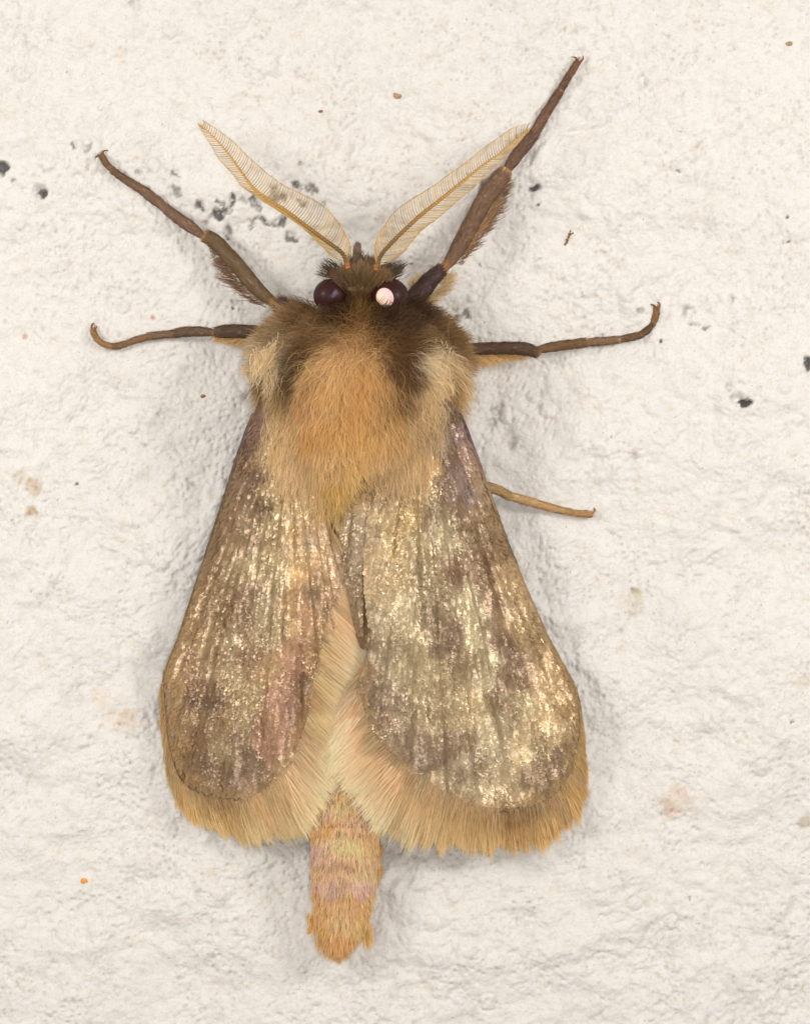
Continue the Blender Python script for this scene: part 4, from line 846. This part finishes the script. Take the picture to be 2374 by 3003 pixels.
for pr, ct in ((FL, WLC), (FR, WRC)):        # the orange-brown seam where the fringe grows from the wing
    q = resample(np.array([p[0] for p in pr], float), 40)
    for k_, (a, b_) in enumerate(q): ct.append((a, b_, (164 - 6 * (k_ % 3), 128 - 4 * (k_ % 2), 84)))
left_wing = wing_mesh(WL, WLC, "forewing", "left forewing, brown with a golden inner half and a mauve patch")
scales(WL, WLC, left_wing, 30000, 400)
right_wing = wing_mesh(WR, WRC, "forewing", "right forewing, brown with gold and silvery speckles, overlapping the left one")
scales(WR, WRC, right_wing, 34000, 450)

# hind wing edge showing between the forewings
WH = Wing([(960,1380),(965,1440),(975,1500),(985,1580),(995,1650),(1010,1720),(1030,1800),(1050,1900)], [(1180,1380),(1160,1440),(1150,1500),(1140,1580),(1130,1650),(1125,1720),(1120,1800),(1110,1900)], (1060, 1200), [2.55, 2.5, 2.35], [2.64, 2.54, 2.36, 2.1], True)
WH.veins = [0.0]
WHC = [(1060,1430,(196,164,122)),(1040,1460,(178,150,112)),(1070,1480,(200,166,122)),(1045,1520,(150,130,102)),(1075,1520,(170,142,106)),(1010,1560,(168,142,104)),(1045,1600,(142,122,96)),(1060,1680,(134,114,88)),(1070,1760,(136,112,84)),(1090,1850,(120,98,70))]
hind = wing_mesh(WH, WHC, "hindwing", "grey-brown strip of the hindwing between the two forewings")
scales(WH, WHC, hind, 3000, 480)

# costa: fine short scales along the leading edges
def costa(w, side, ctrl, parent):
    n = 3200; py = rng.uniform(w.y0 + 60, w.y0 + (w.y1 - w.y0) * .9, n); x = np.interp(py, w.ly, w.lx if side < 0 else w.rx) + rng.uniform(-4, 3, n) * side
    tg = np.gradient(w.lx if side < 0 else w.rx, w.ly); tx = np.interp(py, w.ly, tg)
    d = unit(np.stack([tx + side * .10 + 0 * py, -np.ones(n), -.06 + 0 * py], -1) + rng.normal(0, .05, (n, 3)))
    nn = unit(np.stack([side * .6 + 0 * py, 0 * py, np.ones(n)], -1))
    c = vary(cmap(ctrl, x - side * 12, py, 14), .8, 1.2)
    v, f, cc = strand_arrays(PX(x, py, w.h(x, py) - .01), d, d, rng.uniform(.14, .26, n), rng.uniform(.03, .05, n), nn, c, 2, roll=.4)
    mesh_obj("edge_scales", v, f, M_fringe, parent, cc, kind="stuff")
def base_fur(w, pts, n, parent):
    P_ = np.array(pts, float); k = rng.integers(0, len(P_), n)
    px = P_[k, 0] + np.clip(rng.normal(0, 24, n), -40, 40); py = P_[k, 1] + rng.normal(0, 34, n)
    d = unit(np.stack([(px - 1045) / 2200, -np.ones(n), .12 + 0 * px], -1) + rng.normal(0, .16, (n, 3)))
    c = vary(pelt(cmap(BFC, px, py + 40, 30)), .8, 1.2); nn = np.broadcast_to(np.array([0, 0, 1.0]), (n, 3))
    v, f, cc = strand_arrays(PX(px, py, w.h(px, py)), d, unit(d + np.array([0, 0, -.25])), rng.uniform(.3, .8, n), rng.uniform(.008, .017, n), nn, c, 5, .5, n // 18, .5, .06)
    mesh_obj("base_fur", v, f, M_fur, parent, cc, kind="stuff")
BFC = [(800,1350,(206,172,120)),(850,1400,(206,172,124)),(890,1450,(190,158,112)),(930,1500,(188,154,104)),(960,1540,(184,148,84)),(1180,1400,(196,164,116)),(1220,1360,(200,166,114)),(1140,1450,(176,146,106)),(1270,1300,(176,148,108)),(1090,1440,(184,152,104))]
base_fur(WL, [(815,1250),(825,1310),(850,1350),(880,1375),(925,1410),(960,1450),(900,1320)], 3000, left_wing)
base_fur(WR, [(1268,1230),(1250,1300),(1215,1340),(1180,1370),(1150,1370),(1120,1350),(1190,1290)], 3000, right_wing)
costa(WL, -1, WLC, left_wing); costa(WR, 1, WRC, right_wing)

# fringes: paired margin -> tip line
def fringe(w, pairs, n, parent, ctrl, wctrl, zdrop, seed, rows=.55, ragged=19):
    A = np.array([p[0] for p in pairs], float); B = np.array([p[1] for p in pairs], float)
    Lc = np.concatenate([[0], np.cumsum(np.linalg.norm(np.diff(A, axis=0), axis=1) + .6 * np.linalg.norm(np.diff(B, axis=0), axis=1))]); Lc /= Lc[-1]
    Q = resample(np.concatenate([A, B], 1), 400); 
    la = np.concatenate([[0], np.cumsum(np.linalg.norm(np.diff(Q, axis=0), axis=1))]); la /= la[-1]
    t = rng.uniform(0, 1, n); q = np.stack([np.interp(t, la, Q[:, k]) for k in range(4)], -1)
    a = q[:, :2]; b_ = q[:, 2:]
    r0 = rng.uniform(-.06 if not w.flip else -.12, rows, n); r1 = np.where(r0 < 0, r0 + rng.uniform(.3, .6, n), 0) + (r0 >= 0) * np.minimum(r0 + rng.uniform(.5, .95, n), rng.uniform(.98, 1.22, n))
    tipn = ragged * (fbm(t * 120, 0 * t, 4, seed, .9) * 2.6 + fbm(t * 14, 0 * t, 2, seed + 5) * 1.2 + rng.normal(0, .45, n)) / np.maximum(np.linalg.norm(b_ - a, axis=1), 20)
    r1 = r1 + tipn * (r1 > .8)
    p0 = a + (b_ - a) * r0[:, None]; p1 = a + (b_ - a) * r1[:, None]
    p1 = p1 + (rng.normal(0, 3.0, (n, 2)))
    zh = w.h(np.clip(a[:, 0], np.interp(a[:, 1], w.ly, w.lx) + 1, np.interp(a[:, 1], w.ly, w.rx) - 1), a[:, 1])
    def zz(r): return np.maximum(zh + .02 - zdrop * np.clip(r, 0, 1.2) ** 1.3, .25)
    lay = rng.uniform(-.04, .05, n)
    zi = w.h(p0[:, 0], p0[:, 1]) + .035; z0_ = np.where(r0 < 0, zi, zz(r0) + lay)
    def over(p, z, k):        # the fringe rides over the abdomen, the right one over the left one
        q = [np.interp(p[:, 1], ys, bod[:, j_]) for j_ in range(4)]
        top = q[2] + q[3] * np.sqrt(np.clip(1 - ((p[:, 0] - q[0]) / (q[1] + 14)) ** 2, 0, 1)) + .14
        return np.maximum(z, np.where(np.abs(p[:, 0] - q[0]) < q[1] + 14, top + k, 0))
    up = .10 if w.flip else 0.0
    P0 = PX(p0[:, 0], p0[:, 1], over(p0, z0_, up + lay)); P1 = PX(p1[:, 0], p1[:, 1], over(p1, zz(r1) + lay + .02, up + lay))
    d = P1 - P0; ln = np.linalg.norm(d, axis=1); d = unit(d)
    nn = unit(np.array([0, 0, 1.0]) - d * d[:, 2:3])
    c = vary(cmap(ctrl + wctrl, p0[:, 0] * .65 + p1[:, 0] * .35, p0[:, 1] * .65 + p1[:, 1] * .35, 14, 6), .8, 1.2)
    tc_ = vary(np.clip(cmap(ctrl, p1[:, 0], p1[:, 1], 14, 4), 0, .9), .85, 1.2)
    v, f, cc = strand_arrays(P0, unit(d + nn * .12), unit(d - nn * .10), ln, rng.uniform(.014, .027, n), nn, pelt(c * np.array([.93, .90, .86])), 3, .18, n // 14, .5, .03, .2, pelt(tc_))
    return mesh_obj("fringe", v, f, M_fringe, parent, cc, kind="stuff")
FLC = [(475,2050,(176,136,80)),(490,2180,(180,140,80)),(520,2320,(186,146,84)),(560,2380,(206,166,100)),(600,2360,(170,130,78)),(640,2430,(226,190,124)),(680,2370,(160,124,74)),(690,2410,(196,156,92)),(740,2455,(232,204,146)),(760,2370,(190,150,98)),(800,2400,(206,168,110)),(850,2440,(236,208,152)),(830,2320,(196,156,104)),(900,2390,(240,216,162)),
 (880,2300,(206,170,120)),(950,2300,(240,220,170)),(900,2220,(190,152,104)),(940,2200,(206,174,122)),(985,2240,(240,222,176)),(930,2120,(190,156,98)),(965,2130,(206,178,120)),(1000,2130,(234,214,166)),(940,2020,(180,144,86)),(980,2010,(188,160,104)),(1010,2040,(222,198,148)),(960,1930,(190,150,90)),(1000,1930,(206,170,116)),(1050,1970,(244,226,182)),
 (990,1830,(208,164,112)),(1030,1850,(218,176,124)),(1080,1910,(250,232,190)),(1020,1760,(214,172,122)),(1050,1790,(208,168,120)),(1085,1860,(240,210,162)),(1025,1690,(206,160,104)),(1050,1720,(200,166,120)),(1010,1630,(196,150,94)),(985,1580,(180,140,90))]
FRC = [(1010,2050,(190,160,126)),(1040,2090,(206,160,112)),(995,2140,(226,200,152)),(1040,2160,(214,170,118)),(985,2200,(240,222,176)),(1060,2230,(212,170,120)),(1010,2270,(238,216,168)),(1110,2270,(206,164,112)),(1060,2330,(240,222,176)),(1150,2320,(206,166,112)),(1120,2400,(240,222,176)),(1200,2370,(202,162,106)),(1180,2440,(236,214,166)),
 (1240,2380,(190,150,96)),(1250,2440,(220,188,130)),(1320,2400,(180,142,88)),(1320,2460,(220,186,124)),(1400,2420,(170,130,76)),(1420,2480,(214,176,112)),(1500,2420,(166,124,70)),(1510,2470,(208,168,104)),(1600,2400,(172,130,74)),(1620,2440,(206,166,102)),(1670,2320,(176,134,76)),(1695,2330,(196,154,90)),(1700,2230,(184,142,82)),(1702,2150,(180,140,84)),(1690,2050,(176,136,82))]
fringe(WL, FL, 25000, left_wing, FLC, WLC, .55, 501)
fringe(WR, FR, 23000, right_wing, FRC, WRC, .55, 531)

# ------------------------------------------------------------------ crumbs on the wall
def crumb(name, px, py, r, color, label, cat, stretch=(1, 1, 1), rot=0, seed=0, pts=None):
    G = Geo()
    if pts is None: pts = [(0, 0, r)]
    for k, (ox, oy, rr) in enumerate(pts):
        v, f = ball((0, 0, 0), 1, 18, 12)
        nz = 1 + .35 * fbm(v[:, 0] * 1.6 + seed + k * 3, v[:, 1] * 1.6 + v[:, 2] * 1.3, 3, 600 + seed)
        v = v * nz[:, None] * rr / 100 * np.array(stretch); ca, sa = math.cos(rot), math.sin(rot)
        v = np.stack([v[:, 0] * ca - v[:, 1] * sa + ox / 100, v[:, 0] * sa + v[:, 1] * ca - oy / 100, v[:, 2] * .7], -1)
        G.add(v, f, lin(color) * (1 + .35 * fbm(v[:, 0] * 20, v[:, 1] * 20, 3, seed))[:, None])
    o = G.build(name, M_grit, None)
    h = float(wall_h(np.array([(px - 1187) / 100.]), np.array([(1501.5 - py) / 100.]))[0])
    o.location = (*PX(px, py, h)[:2], h + .2 * r / 100)
    o["label"] = label; o["category"] = cat
    return o
crumb("sand_grain", 1166, 281, 11, (176, 140, 104), "tan sand grain stuck to the wall above the gap between the antennae", "sand grain", seed=1, stretch=(1.1, .9, .8))
crumb("plant_fragment", 1665, 700, 8, (128, 96, 68), "crooked brown plant fragment on the wall right of the hairy right foreleg", "plant fragment", seed=2,
      pts=[(1, -4, 4), (5, -13, 5.5), (-3, 4, 4.5), (-4, 11, 4), (-9, 17, 4.5), (-10, 25, 3.5), (-16, 31, 3), (14, -15, 4.5), (6, -22, 3.5), (8, -30, 3)])
crumb("sand_grain", 247, 2583, 10, (232, 150, 74), "orange sand grain on the wall low on the left, away from the moth", "sand grain", seed=3, stretch=(1, .8, .7))
crumb("sand_grain", 941, 327, 7, (150, 104, 66), "small brown grain on the wall up and left of the tan grain", "sand grain", seed=4, stretch=(1, .6, .7))
crumb("sand_grain", 595, 1162, 7, (160, 116, 76), "small brown grain on the wall left of the moth's furry shoulder", "sand grain", seed=5, stretch=(1, .7, .7))
crumb("sand_grain", 2312, 128, 10, (172, 146, 108), "pale brown grain on the wall near the top right corner", "sand grain", seed=6, stretch=(1, .7, .7))

# ------------------------------------------------------------------ stand the wall upright
for o in list(scene.objects):
    if o.parent is None:
        o.matrix_world = R_UP @ (Matrix.Translation(o.location) @ o.rotation_euler.to_matrix().to_4x4())
